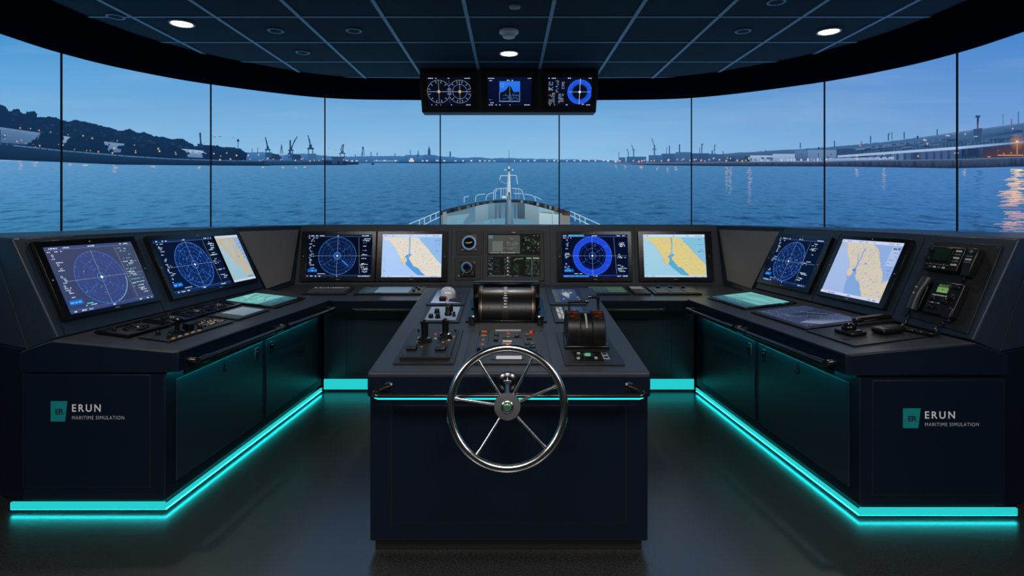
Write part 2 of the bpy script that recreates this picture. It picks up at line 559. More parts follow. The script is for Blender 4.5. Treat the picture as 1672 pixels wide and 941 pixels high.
def lamp(x, y, r=1.6, col=c(255, 190, 130), halo=3.0):
    S.disc(x, y, r * halo * .8, (*col[:3], 0.35), (*col[:3], 0.0), 12)
    r *= .8
    S.disc(x, y, r, mixc(col, c(255, 245, 230), 0.5), (*col[:3], 0.75), 8)
def treeline(top, bot, col, col2, amp=2.2):
    band(top, bot, col, col2, 1.1, 2.5)
    # round crowns along the ridge
    x = top[0][0]
    while x < top[-1][0]:
        r = rnd.uniform(1.6, 4.2)
        S.disc(x, itp(top, x) + r * 0.55, r, col, col, 9)
        x += rnd.uniform(2.0, 5.0)

# ---- left shore
hillT = [(-620, 128), (-260, 150), (-120, 160), (0, 172), (8, 175), (11, 181), (19, 183), (25, 178), (31, 180), (33, 186), (40, 187), (43, 183), (55, 183), (61, 192), (69, 193), (79, 191), (92, 193), (98, 196), (110, 200), (122, 197), (138, 200), (153, 203), (168, 207), (186, 211), (194, 215), (212, 212), (225, 218), (235, 217), (250, 223), (268, 225), (281, 229), (295, 227), (304, 232), (319, 240), (334, 238), (355, 238), (364, 242), (374, 241), (389, 243), (397, 247), (402, 252)]
shoreB = [(-620, 251), (-260, 255), (0, 261), (100, 265), (190, 269), (280, 270), (440, 271)]
farL = [(396, 249), (432, 249), (446, 250), (457, 254), (474, 252), (491, 251), (529, 254), (552, 256), (600, 255), (661, 255), (663, 253), (711, 253), (713, 255), (738, 256), (745, 257), (760, 258), (780, 257), (800, 259), (822, 258), (850, 259), (880, 259.5), (905, 260), (960, 261), (1003, 262)]
band(farL, [(396, 268), (560, 267), (720, 266), (1003, 265)], c(66, 118, 172), c(44, 92, 142), 0.5, 3)
band([(662, 253.5), (711, 253.5)], [(662, 266), (711, 266)], c(58, 108, 160), c(38, 84, 132))
treeline(hillT, shoreB, c(20, 50, 84), c(17, 44, 76))
# lit slopes in the wood
for _ in range(260):
    x = rnd.uniform(-300, 395); t = itp(hillT, x); b = itp(shoreB, x) - 12
    y = rnd.uniform(t + 5, max(t + 6, b - 4)); r = rnd.uniform(2.5, 7)
    S.disc(x, y, r, (*c(rnd.randint(30, 44), rnd.randint(64, 82), rnd.randint(94, 114))[:3], 0.7), (*c(22, 52, 86)[:3], 0.0), 8, ry=r * 0.6)
# pale halls on the bank
def quadp(p, col, col2=None): S.add(p, [col, col, col2 or col, col2 or col])
quadp([(0, 233), (52, 237), (60, 221), (0, 209)], c(66, 100, 142), c(88, 122, 162))
quadp([(52, 237), (58, 236), (66, 217), (60, 221)], c(70, 100, 138))
quadp([(-90, 198), (60, 221), (66, 217), (-84, 196)], c(96, 130, 170))
quadp([(-90, 226), (-10, 233), (-10, 210), (-90, 200)], c(70, 104, 146), c(104, 138, 176))
quadp([(98, 237), (106, 238), (114, 224), (98, 221)], c(110, 140, 176), c(130, 160, 194))
quadp([(178, 249), (196, 249), (203, 235), (168, 231)], c(76, 112, 154), c(112, 146, 184))
quadp([(306, 257), (333, 258), (337, 250), (300, 244)], c(84, 120, 164), c(116, 152, 190))
quadp([(296, 243), (330, 246), (336, 251), (302, 249)], c(150, 180, 212))
# dark trees before the halls
for x0, x1, y0, y1 in ((58, 100, 217, 243), (108, 176, 222, 250), (205, 292, 235, 258), (262, 300, 240, 258), (344, 400, 246, 261)):
    x = x0
    while x < x1:
        r = rnd.uniform(4, 8)
        S.disc(x, rnd.uniform(y0 + 5, y1 - 4), r, c(19, 47, 79), c(18, 45, 77), 10, ry=r * 0.9)
        x += 3.5
    band([(x0, y0 + 7), (x1, y0 + 9)], [(x0, y1), (x1, y1)], c(19, 47, 79), c(17, 42, 72), 1.5, 3)
for x0, x1, y in ((44, 70, 236), (92, 102, 238), (110, 122, 236), (164, 182, 248), (194, 208, 247), (292, 308, 258), (330, 342, 258)):
    for _ in range(9):
        r = rnd.uniform(2, 4.5)
        S.disc(rnd.uniform(x0, x1), y - rnd.uniform(0, 8), r, c(19, 47, 79), c(19, 47, 79), 8, ry=r * .8)
# quay wall
band([(-620, 206), (-260, 222), (0, 234), (98, 245), (203, 254), (280, 259), (344, 261), (430, 263), (440, 264)], shoreB, c(27, 58, 92), c(16, 42, 70), 0.5, 6)
band([(-260, 222), (0, 234), (98, 245), (203, 254), (280, 259), (344, 261), (430, 263)], [(-260, 225), (0, 236.5), (98, 247), (203, 256), (280, 260.5), (344, 262.5), (430, 264)], c(84, 122, 164), c(58, 96, 138))
band([(430, 262.5), (540, 263), (586, 264.5)], [(430, 270.5), (540, 269.5), (586, 268)], c(40, 76, 114), c(20, 50, 82))
# cranes and masts
def crane(x, y, w, h, jx, jy, col):
    prect(x - w, y - h * .45, x - w + 1.4, y, col); prect(x + w - 1.4, y - h * .45, x + w, y, col)
    prect(x - w - 1, y - h * .52, x + w + 1, y - h * .42, col)
    prect(x - w * .55, y - h * .72, x + w * .5, y - h * .5, col)
    S.line(x - w * .1, y - h * .6, x + jx, y - jy, 1.5, col); S.line(x + w * .4, y - h * .55, x + jx * .55, y - jy * .85, .7, col)
dk = c(24, 60, 100)
for x, w, h, jx, jy in ((437, 3.6, 22, -4, 31), (475, 3.4, 20, 10, 32), (507, 4.4, 26, -4, 34)):
    crane(x, 255, w, h, jx, jy, dk)
prect(472.5, 229, 475, 250, dk)
prect(433, 249, 444, 258, c(40, 80, 122)); prect(502, 251, 516, 263, c(56, 100, 144)); prect(470, 250, 478, 258, c(40, 80, 122))
quadp([(436, 260), (462, 262), (455, 252), (440, 251)], c(30, 60, 96))
quadp([(476, 261), (494, 262), (490, 253), (478, 252)], c(34, 64, 98))
for x, y0, y1 in ((388, 227, 243), (326, 217, 240), (420, 241, 250), (459, 236, 252), (411, 243, 249)):
    prect(x, y0, x + (2.2 if x == 326 else 1.0), y1, c(40, 80, 124))
S.line(326, 217, 328.5, 240, 2.4, dk); prect(322, 235, 331, 241, dk)
quadp([(387, 232), (391, 231), (389.5, 227), (386.5, 228)], dk)
S.line(457, 252, 459.5, 236, .8, dk); S.line(462, 252, 459.5, 236, .8, dk)
# anchored ship and distant port
quadp([(530, 270), (566, 270), (568, 263), (526, 262)], c(20, 48, 80)); quadp([(564, 269.5), (585, 269), (586, 265.5), (564, 265)], c(22, 52, 84))
crane(559, 258, 4, 16, 2.5, 22, c(40, 74, 112)); S.line(556, 246, 560, 236, 1.5, dk)
prect(541, 256, 562, 263, c(48, 74, 110))
for x, h in ((592, 16), (606, 7), (616, 6), (645, 5), (580, 3), (670, 10), (683, 9), (682, 5), (735, 8)):
    prect(x - .6, 255 - h, x + .7, 256, c(44, 92, 146))
S.line(590, 255, 593.5, 240, .9, dk); S.line(595, 255, 593.5, 240, .9, dk)
prect(698.5, 246, 703, 254, c(38, 84, 138)); prect(699.5, 241, 702, 247, c(38, 84, 138)); prect(700.4, 237, 701, 242, c(38, 84, 138))
S.disc(700.8, 245.3, 2.2, c(38, 84, 138), None, 8)
prect(734, 248.5, 736.4, 256, c(38, 84, 138))
prect(610, 262.5, 650, 263.3, c(170, 200, 224)); prect(668, 261, 676, 264.5, c(210, 205, 205)); prect(670, 258.5, 674, 262, c(220, 210, 205))
band([(646, 264.6), (720, 264.8), (760, 265)], [(646, 266), (720, 266.8), (760, 266.2)], c(18, 52, 92), c(14, 46, 82))
prect(606.5, 266.5, 611, 269.5, c(22, 62, 104))
for x in (566, 575, 583, 599, 615, 628, 646, 691, 697, 714, 725, 744, 756, 770, 783, 792, 799, 807, 840, 850, 862, 873, 893, 905, 912, 926, 938, 948, 962, 972, 985, 993):
    S.rect(x - rnd.uniform(.8, 2.4), 263.8 + rnd.uniform(-.6, .3), x + rnd.uniform(.8, 2.2), 262 + rnd.uniform(-.8, .4), c(214, rnd.randint(196, 224), rnd.randint(180, 220)))
for x in (542, 545, 561, 567): lamp(x, 261.5 + rnd.uniform(-2, 1.5), 1.1, c(255, 160, 100), 2.4)
for x, y in ((7, 221), (7, 227), (27, 231), (34, 229), (49, 210), (63, 213), (82, 216), (32, 209), (41, 234), (57, 240), (64, 238), (102, 237), (95, 236), (110, 220), (121, 244), (141, 246), (147, 246), (160, 248), (150, 226), (135, 222), (186, 242), (191, 230), (183, 250), (221, 246), (221, 249), (219, 237), (260, 247), (258, 243), (287, 252), (286, 249), (325, 251), (349, 251), (360, 255), (359, 261), (370, 250), (386, 254), (405, 254), (408, 260), (422, 253), (429, 261), (437, 259), (458, 261), (461, 260), (472, 254), (492, 260), (495, 259), (482, 262), (506, 263), (513, 262), (521, 262), (527, 260), (446, 260), (424, 262), (376, 260)):
    lamp(x, y, rnd.uniform(.7, 1.5), c(255, rnd.randint(165, 215), rnd.randint(110, 175)), 2.2)
# ---- right shore
fr = c(54, 98, 150)
ridge = [(1150, 250), (1155, 251), (1180, 252), (1205, 249), (1235, 248), (1262, 246), (1300, 244), (1346, 241), (1392, 237), (1443, 232), (1499, 225), (1560, 219), (1591, 214), (1672, 201), (1740, 190), (1900, 170), (2300, 140)]
quayT = [(999, 266), (1060, 266), (1120, 265.5), (1200, 264), (1346, 263.5), (1392, 262), (1560, 260), (1672, 256), (1900, 250), (2300, 243)]
quayB = [(999, 267), (1060, 270), (1180, 271.5), (1340, 272), (1392, 272.5), (1560, 275), (1672, 272), (1900, 275), (2300, 280)]
band(ridge, quayT, c(66, 104, 148), c(38, 68, 104), 0.5, 6)
band([(1150, 258), (1250, 254), (1392, 247), (1560, 232), (1672, 222), (1900, 200), (2300, 172)], quayT, c(44, 74, 112), c(30, 56, 90), 0.8, 5)
for x0, y0, x1, col in ((1010, 257, 1021, c(64, 104, 152)), (1023, 256, 1055, c(56, 98, 148)), (1059, 253.5, 1084, c(60, 100, 150)), (1080, 251, 1103, c(52, 92, 140)), (1103, 248.5, 1130, c(62, 104, 152)), (1128, 250.5, 1158, c(48, 84, 132)), (1156, 252, 1182, c(52, 92, 140))):
    prect(x0, y0, x1, 266, mixc(col, c(30, 60, 100), .4), top=col)
prect(1103, 248, 1106, 260, c(150, 176, 204))
for x, y0, w in ((1010.5, 248, .8), (1026, 250, 1.2), (1034.5, 245, 1.6), (1068.5, 237, 2), (1093, 238, 1.6), (1088.5, 241, .8), (1109.5, 236, 2), (1146, 235, 1.6), (1142.5, 241, 1.0), (1163, 246, 2), (1167, 237, 1.0), (1181, 247, 1.4)):
    prect(x - w / 2, y0, x + w / 2, 257, c(42, 78, 124))
for a in ((1026, 250, 1023.5, 243), (1034.5, 245, 1031, 237), (1068, 238, 1064, 226), (1064.5, 244, 1072, 244), (1146, 237, 1149, 235), (1166, 246, 1168, 236), (1032, 245, 1037, 245)):
    S.line(*a, 1.1, c(40, 76, 122))
def facade(pts, col, col2, n, wy0, wy1, wc):
    quadp(pts, col2, col)
# white terminal halls
prect(1225, 254, 1262, 264, c(112, 142, 182), top=c(160, 186, 216)); prect(1262, 251.5, 1298, 264, c(118, 148, 188), top=c(150, 176, 208))
prect(1240, 257, 1262, 260.5, c(70, 98, 138)); prect(1298, 246, 1320, 264, c(58, 90, 132), top=c(84, 118, 160)); prect(1319, 245, 1368, 263, c(86, 118, 160), top=c(104, 136, 176))
for k in range(12): prect(1303 + k * 5.2, 250.5, 1306 + k * 5.2, 254, c(52, 80, 118))
for k in range(22): prect(1226 + k * 5.4, 258 + rnd.random() * 2, 1229 + k * 5.4, 263, c(*rnd.choice(((176, 196, 222), (60, 88, 126), (196, 204, 220)))))
prect(1366, 243, 1402, 256, c(46, 74, 110)); prect(1225, 263, 1346, 264.4, c(150, 172, 204))
# long sloping roofs and decks of the hillside
for (x0, y0), (x1, y1), th, a, b in (((1392, 243), (1672, 211), 3.2, (86, 120, 162), (50, 82, 122)), ((1400, 246.5), (1610, 224), 2.2, (40, 66, 100), (58, 90, 130)), ((1420, 240), (1560, 224.5), 2, (40, 70, 108), (62, 94, 134)), ((1600, 222), (1672, 211), 5, (54, 88, 130), (40, 70, 108)), ((1672, 200.5), (1500, 224.8), 2.2, (88, 122, 164), (84, 116, 160)), ((1672, 211), (1880, 186), 3, (86, 120, 162), (50, 82, 122))):
    S.add([(x0, y0 + th), (x1, y1 + th), (x1, y1), (x0, y0)], [c(*a), c(*b), c(*b), c(*a)])
for _ in range(110):
    x = rnd.uniform(1396, 1870); y = itp(ridge, x) + rnd.uniform(5, 24); w = rnd.uniform(4, 18); h = rnd.uniform(1, 2.6); k = rnd.random()
    sl = -0.12
    if y + h < itp([(1392, 252), (1560, 240), (1672, 231), (1850, 210)], x) - 1:
        S.add([(x, y + h), (x + w, y + h + sl * w), (x + w, y + sl * w), (x, y)], (*mixc(c(28, 52, 86), c(96, 128, 168), k * k)[:3], 0.85))
S.add([(1368, 257.5), (1560, 244.5), (1560, 240), (1368, 254)], [c(150, 178, 216), c(158, 184, 224), c(164, 190, 228), c(150, 178, 212)])
S.add([(1560, 244.5), (1672, 233.5), (1672, 230.5), (1560, 240)], [c(158, 184, 224), c(110, 140, 184), c(96, 126, 172), c(164, 190, 228)])
S.add([(1672, 233.5), (1860, 214), (1860, 211), (1672, 230.5)], c(96, 126, 172))
for k in range(16): prect(1372 + k * 12, 257.5 - k * .85, 1380 + k * 12, 262.2 - k * .15, c(*rnd.choice(((84, 112, 152), (44, 66, 100), (64, 92, 134), (36, 58, 92)))))
S.add([(1346, 263.5), (1462, 260.5), (1462, 256), (1346, 259)], [c(120, 146, 186), c(140, 164, 204), c(150, 174, 212), c(130, 156, 196)])
for k in range(9): prect(1352 + k * 12, 257.2 - k * .3, 1357 + k * 12, 260.6 - k * .3, c(52, 76, 112))
# red-lit warehouse at the right
S.add([(1604, 257.5), (1672, 255), (1672, 236), (1606, 242)], [c(66, 56, 70), c(92, 68, 70), c(74, 60, 76), c(48, 56, 88)])
S.add([(1672, 255), (1780, 252), (1780, 226), (1672, 236)], [c(92, 68, 70), c(60, 56, 72), c(50, 56, 82), c(74, 60, 76)])
for x, y in ((1622, 244), (1631, 246), (1618, 252), (1613, 254), (1640, 251), (1652, 250)): lamp(x, y, 1.1, c(255, 130, 70), 2.6)
prect(1606, 255.5, 1620, 256.8, c(240, 160, 110)); prect(1630, 253, 1672, 254.2, c(235, 160, 110)); prect(1571, 244, 1576, 256, c(34, 50, 84)); prect(1580, 243, 1600, 256, c(36, 54, 90))
band(quayT, quayB, c(64, 84, 116), c(24, 42, 74), 0.3, 6)
for k in range(60):
    x = 1200 + k * 8 + rnd.random() * 4; a = itp(quayT, x); b = itp(quayB, x)
    prect(x, a + 2 + rnd.random() * 2, x + rnd.uniform(2, 5), b - 2, (*c(*rnd.choice(((24, 36, 62), (60, 76, 104), (62, 62, 80))))[:3], 0.45))
band(quayT, [(x, y + 1.6) for x, y in quayT], c(98, 118, 152), c(80, 100, 134))
# control tower and masts on the ridge
prect(1596, 197, 1598.8, 216, c(40, 62, 100)); quadp([(1593.5, 192), (1601.5, 192), (1602, 188.6), (1594, 188.6)], c(44, 66, 104)); prect(1596, 191, 1599.5, 198, c(40, 62, 100)); prect(1596, 203, 1598.6, 210, c(110, 70, 110))
quadp([(1592, 232), (1603, 232), (1605, 209), (1590, 211)], c(52, 78, 116)); prect(1591, 222, 1604, 224, c(120, 150, 190))
for x, y0, y1, w, col in ((1407, 231, 240, 1.6, c(120, 70, 90)), (1422, 222, 234, 1.6, dk), (1451, 219, 230, 1.6, dk), (1457, 216, 228, 1.0, dk), (1477, 216, 227, 1.6, dk), (1531, 211, 221, 1.6, dk), (1363, 230, 240, 1.6, dk), (1307, 233, 243, 1.4, dk), (1250, 245, 248, 1.6, c(120, 70, 90)), (1639, 186, 204, 2, c(80, 140, 170)), (1653, 194, 204, 1.8, c(110, 80, 130)), (1664, 182, 202, 2, c(70, 110, 170)), (1499, 222, 226, 3, dk), (1337, 240, 244, 2, dk)):
    prect(x - w / 2, y0, x + w / 2, y1, col)
S.line(1451, 221, 1453, 217.5, 1.4, dk)
lamp(1662, 231.5, 3.4, c(255, 178, 104), 5.5); prect(1661, 233, 1663, 252, c(190, 130, 96))
for x, y in ((1005, 264), (1012, 263), (1034, 262.5), (1048, 263), (1052, 262), (1063, 263), (1068, 262.5), (1080, 263), (1091, 262), (1092, 261), (1106, 261), (1113, 261.5), (1116, 260), (1127, 262), (1134, 261), (1137, 260.5), (1151, 263), (1158, 261), (1165, 259), (1166, 258.5), (1188, 258), (1193, 259), (1186, 262.5), (1218, 262), (1223, 258), (1223, 260), (1325, 260), (1350, 260), (1356, 259), (1399, 255), (1400, 260), (1438, 260), (1444, 253), (1577, 219), (1405, 238), (1515, 235), (1510, 228), (1655, 210), (1560, 250), (1565, 250), (1500, 255), (1145, 262), (1043, 264), (1175, 261), (1204, 262), (1212, 263)):
    lamp(x, y, rnd.uniform(.8, 1.5), c(255, rnd.randint(170, 215), rnd.randint(120, 180)), 2.4)
prect(1508, 228.2, 1514, 229.6, c(190, 210, 230)); prect(1545, 221, 1552, 222.4, c(200, 200, 210))
# light on the water
def streak(x, y0, y1, w, col, n, a=0.6):
    for i in range(n):
        t = i / n; y = y0 + (y1 - y0) * t + rnd.uniform(-1, 1); ww = w * rnd.uniform(.4, 1.2)
        xx = x + rnd.uniform(-w, w) * .35
        S.add([(xx - ww / 2, y + .8), (xx + ww / 2, y + .8), (xx + ww / 2 * .8, y - .5), (xx - ww / 2 * .8, y - .5)], (*col[:3], a * (1 - .75 * t)))
for x, y1, w in ((1187, 312, 5), (1193, 318, 5), (1224, 335, 6), (1399, 290, 5), (1444, 310, 6), (1006, 276, 2.5), (1021, 278, 2.5), (1047, 276, 5), (1073, 280, 3), (1090, 282, 3), (1104, 280, 4), (186, 283, 7), (140, 272, 9), (113, 271, 6), (57, 274, 9), (32, 280, 6), (249, 273, 9), (325, 276, 5), (430, 273, 4), (462, 275, 4), (483, 275, 3), (497, 273, 4), (1576, 290, 5)):
    streak(x, itp(quayB, x) + 3 if x > 900 else itp(shoreB, x) + 2, y1, w, c(250, 205, 170), int((y1 - 270) / 2.6) + 4, .34)
streak(1662, 277, 292, 18, c(255, 222, 178), 16, 0.95)
streak(1661, 292, 336, 24, c(255, 206, 158), 40, 0.8)
streak(1655, 312, 340, 34, c(255, 200, 160), 22, 0.7)
streak(1662, 345, 380, 34, c(250, 190, 160), 22, 0.6)
streak(1645, 362, 380, 24, c(250, 190, 170), 10, 0.6)
streak(1690, 280, 380, 40, c(255, 206, 158), 40, 0.6)
streak(1598, 280, 330, 12, c(30, 60, 110), 18, 0.6); streak(1597, 350, 376, 12, c(30, 50, 96), 10, 0.6)
# birds and low cloud flecks
for x, y, w in ((357, 222.5, 4), (348, 223.5, 4), (379, 224, 3), (545, 244, 1.8), (548, 245, 1.8), (565, 235, 1.6), (569, 245, 1.6), (577, 246, 1.6), (536, 242, 2), (776, 253, 1.4), (1250, 245, 1.6)):
    prect(x, y, x + w, y + w * .35, (*c(50, 90, 140)[:3], 0.7))

# ---- own ship's bow in the picture
def P_(*pts): return list(pts)
arcO = [(719, 345), (735, 340), (752, 336.5), (770, 332.5), (786, 329.5), (802, 327.6), (818, 326.2), (832, 325.6), (846, 326), (856, 326.8), (870, 328.6), (884, 331.7), (900, 335.6), (912, 339.5), (924, 344.5), (930.5, 348.5)]
arcI = [(719, 352), (735, 347.5), (752, 343.5), (770, 338.5), (786, 334.5), (802, 332), (818, 331), (832, 330.6), (846, 331), (856, 332), (870, 335), (884, 338.6), (900, 343), (912, 347), (924, 350.5), (930.5, 352.5)]
floorE = [(719, 390), (745, 372), (764, 367), (779, 362), (800, 357), (820, 356), (840, 356), (858, 357), (872, 361), (880, 366), (905, 372), (931, 390)]
band(arcI, [(719, 395), (930.5, 395)], c(86, 122, 146), c(96, 136, 160), 0, 3)          # bulwark inside
band(floorE, [(719, 400), (931, 400)], c(98, 142, 166), c(92, 138, 166), 0, 3)          # deck
band([(790, 362), (815, 357), (826, 357)], [(790, 366), (826, 366)], (*c(120, 176, 200)[:3], .6), (*c(84, 150, 184)[:3], .6))
for x0, x1, col in ((719, 730, (92, 116, 132)), (776, 797, (126, 158, 176)), (797, 808, (104, 138, 158)), (808, 826, (82, 112, 132)), (840, 857, (70, 94, 110)), (857, 880, (128, 156, 172)), (880, 905, (142, 172, 186))):
    band([(x, itp(arcI, x) + .5) for x in (x0, (x0 + x1) / 2, x1)], [(x, itp(floorE, x) + 1) for x in (x0, (x0 + x1) / 2, x1)], c(*col), c(*[int(q * .86) for q in col]))
quadp([(724, 366), (731, 366), (731, 345), (722, 347)], c(120, 140, 150)); quadp([(729, 372), (756, 364), (767, 349), (731, 353)], c(104, 148, 174), c(118, 156, 172))
quadp([(731, 353), (767, 349), (765, 345), (732, 350)], c(96, 126, 138)); prect(745, 352, 757, 366, (*c(110, 160, 190)[:3], .5))
quadp([(880, 366), (918, 367), (914, 350), (881, 347)], c(150, 184, 196), c(166, 196, 204)); quadp([(881, 347.5), (916, 351), (912, 348), (886, 346)], c(96, 132, 122))
quadp([(910, 392), (931, 392), (930, 350), (912, 350)], c(118, 122, 124)); 
band(arcO, arcI, c(44, 58, 70), c(26, 36, 46), 0, 3)                                     # dark rim
for x in (736, 748, 762, 771, 778, 789, 799, 808, 850, 861, 871, 876, 889, 897, 905, 918, 926):
    w = rnd.uniform(2.5, 6); t0 = itp(arcO, x) + 1; t1 = itp(arcI, x) - .6
    S.add([(x, t1), (x + w, t1), (x + w, t0 + .4), (x, t0)], c(*rnd.choice(((74, 92, 104), (20, 28, 36), (96, 84, 74), (110, 130, 142), (60, 74, 84)))))
S.add([(918, 351.5), (930.5, 353), (930.5, 347), (918, 341)], [c(70, 50, 40), c(110, 74, 56), c(54, 44, 44), c(34, 34, 40)])
wl = c(176, 206, 226)
for a in ([(668, 366), (719, 345)], [(686, 370), (719, 354)], [(931, 345), (980, 367)], [(931, 352), (962, 367)]): S.path(a, 1.3, wl)
for x in (685, 693, 703, 712): S.line(x, itp([(668, 366), (719, 345)], x), x, itp([(668, 373), (719, 357)], x), 1.1, wl)
for x in (938, 946, 955): S.line(x, itp([(931, 345), (980, 367)], x), x + 1, itp([(931, 358), (962, 372)], x), 1.1, wl)
S.ring(717, 366, 12, 1, wl, 90, 175, ry=14)
for pts in ([(758, 331), (758, 322), (766, 320)], [(776, 329), (777, 321), (781, 318), (792, 317)], [(793, 327), (795, 319), (800, 316), (806, 315)], [(806, 327), (806, 313), (809, 309), (818, 308), (828, 307.5)], [(809, 325), (809, 313), (812, 310)], [(818, 308), (818, 324)], [(836, 307.5), (848, 308.5), (852, 311), (855, 320), (856, 327)], [(839, 316), (852, 316.5)], [(856, 317), (868, 319), (873, 322), (875, 329)], [(873, 321), (884, 326)]):
    S.path(pts, 1.05, (*wl[:3], .85))
for x in (842, 847, 826, 822): S.line(x, 308, x, 325, .7, (*wl[:3], .5))
prect(820, 320, 826, 324, c(190, 206, 216))
# mast
S.add([(824.6, 400), (838.8, 400), (838.3, 366), (825, 366)], [c(60, 92, 116), c(92, 124, 148), c(92, 124, 148), c(58, 90, 114)])
S.add([(825, 366), (831, 366), (830.2, 316), (826.6, 328)], [c(40, 66, 88), c(98, 128, 150), c(96, 126, 150), c(54, 84, 108)])
S.add([(831, 366), (838.3, 366), (834.4, 326), (830.2, 316)], [c(98, 128, 150), c(70, 100, 124), c(110, 140, 160), c(120, 150, 170)])
S.add([(826.6, 327), (834.4, 327), (832.8, 283), (829.6, 283)], [c(150, 170, 182), c(188, 204, 214), c(196, 212, 222), c(170, 190, 204)])
S.add([(828.4, 327), (833.5, 327), (832.6, 314), (830, 314)], c(50, 62, 72))
S.add([(829.6, 284), (832.6, 284), (831.9, 264), (830.6, 264)], c(150, 172, 188)); S.add([(830.6, 270), (832, 270), (831.5, 245), (831, 245)], c(70, 96, 124))
prect(829.4, 265, 832.6, 280, c(70, 84, 96)); prect(830, 272, 832.2, 276, c(220, 224, 226))
S.path([(816, 294), (817.5, 287), (829, 287)], 1.1, wl); S.path([(832, 286.5), (843, 286.5), (845, 301)], 1.1, wl); S.path([(817, 296), (824, 299), (829, 300)], .6, (*wl[:3], .6))
S.disc(825, 277.5, 1.4, wl, None, 8); S.disc(837, 277.5, 1.4, wl, None, 8)

# ---- the panels of the wall
SEAM = [SX[0] + 0.01, 99.5, 344, 530.5, 719, 913, 1129, 1346.5, 1563.5, SX[-1] - 0.01]
PLAB = ['tall curved display panel at the far left edge showing a dark wooded hill',
        'curved display panel showing a wooded shore with pale halls and small lights',
        'curved display panel showing three harbour cranes beyond calm water',
        'curved display panel showing a distant port tower left of the bow mast',
        'central display panel showing the white mast and bow of the ship',
        'curved display panel with open water and the start of a crane-lined quay',
        'curved display panel showing white quay buildings and long light streaks on water',
        'curved display panel showing a sloping white roof strip above a quay wall',
        'curved display panel at the far right edge showing a glowing street lamp']
for i in range(9):
    a, b = SEAM[i], SEAM[i + 1]
    t = thing('display_panel', PLAB[i], 'display panel', M.Translation((wall_pt((a + b) / 2)[0].x, wall_pt((a + b) / 2)[0].y, ZBOT)), 'display panels of the wrap-around wall')
    off = -t.matrix_world.translation
    n = max(6, int((min(b, 2200) - max(a, -600)) / 10))
    # samples evenly along the wall
    pa, pb = wall_pt(a)[0], wall_pt(b)[0]
    ids = [k for k in range(len(SX)) if a < SX[k] < b]
    cols = [a] + [SX[k] for k in ids] + [b]
    fine = []
    for p, q in zip(cols, cols[1:]):
        k = max(1, min(8, int((q - p) / 8)))
        fine += [p + (q - p) * j / k for j in range(k)]
    fine.append(b)
    vs, uvs, fs = [], [], []
    fine[0] += .4; fine[-1] -= .4
    for x in fine:
        p, nn = wall_pt(x)
        for z in (ZBOT, ZTOP):
            vs.append(V((p.x, p.y, z)) + off)
            uvs.append((x / 1672.0, (CY - (z - EYE) * FPX / p.y) / 941.0))
    for k in range(len(fine) - 1):
        fs.append((2 * k, 2 * k + 2, 2 * k + 3, 2 * k + 1))
    pic = S.build('screen', t, lambda x, y, z: scr(x, y, z) + off, dz=3.0e-6, clip=(a + .4, b - .4), step=12)
    # join ground and picture into one screen mesh
    me = bpy.data.meshes.new('screen_ground')
    me.from_pydata(vs, [], fs)
    uvl = me.uv_layers.new(name='UVMap')
    for lp in me.loops: uvl.data[lp.index].uv = uvs[lp.vertex_index]
    bm = bmesh.new(); bm.from_mesh(me)
    bm2 = pic.data
    nb = bmesh.new(); nb.from_mesh(bm2)
    ca = nb.verts.layers.float_color.get('Col'); cb_ = bm.verts.layers.float_color.new('Col')
    for f in nb.faces:
        nf = bm.faces.new([bm.verts.new(v.co) for v in f.verts])
        nf.material_index = 1
        for v, w in zip(nf.verts, f.verts): v[cb_] = w[ca]
    bm.to_mesh(me); bm.free(); nb.free()
    me.materials.append(MT['sea']); me.materials.append(MT['gfx'])
    pic.data = me
    bpy.data.meshes.remove(bm2)
    # thin black frame: two uprights, top and bottom rail and the back tray
    f = MB()
    for x, sgn in ((a, 1), (b, -1)):
        p, nn = wall_pt(x)
        p2, _ = wall_pt(x + sgn * 0.5)
        d = (p2 - p).normalized() * 0.0065
        p = p + d * .06
        q = [p - nn * .01, p + nn * 0.008, p + nn * 0.008 + d, p - nn * .01 + d]
        f.loft([[V((k.x, k.y, z)) + off for k in q] for z in (ZBOT, ZTOP)])
    back = [[], []]
    for x in [a + 1.2] + fine[3:-3:3] + [b - 1.2]:
        p, nn = wall_pt(x)
        k0, k1 = p - nn * 0.004, p - nn * 0.05
        back[0].append(V((k0.x, k0.y, 0)) + off); back[1].append(V((k1.x, k1.y, 0)) + off)
    f.loft([[p0 + V((0, 0, ZBOT)), p0 + V((0, 0, ZTOP - 0.001)), p1 + V((0, 0, ZTOP - 0.001)), p1 + V((0, 0, ZBOT))] for p0, p1 in zip(*back)])
    f.build('frame', 'joint', t)
    # stand below the panel, out of sight behind the consoles
    st = MB()
    st.loft([[p0 + V((0, 0, 0.0)), p0 + V((0, 0, ZBOT - 0.002)), p1 + V((0, 0, ZBOT - 0.002)), p1 + V((0, 0, 0.0))] for p0, p1 in zip(*back)])
    st.build('base', 'joint', t)
# ================================================================== DISPLAY CONTENT
def ground(p, W, H, col, col2=None): p.rect(0, 0, W, H, col, base=True, top=col2)

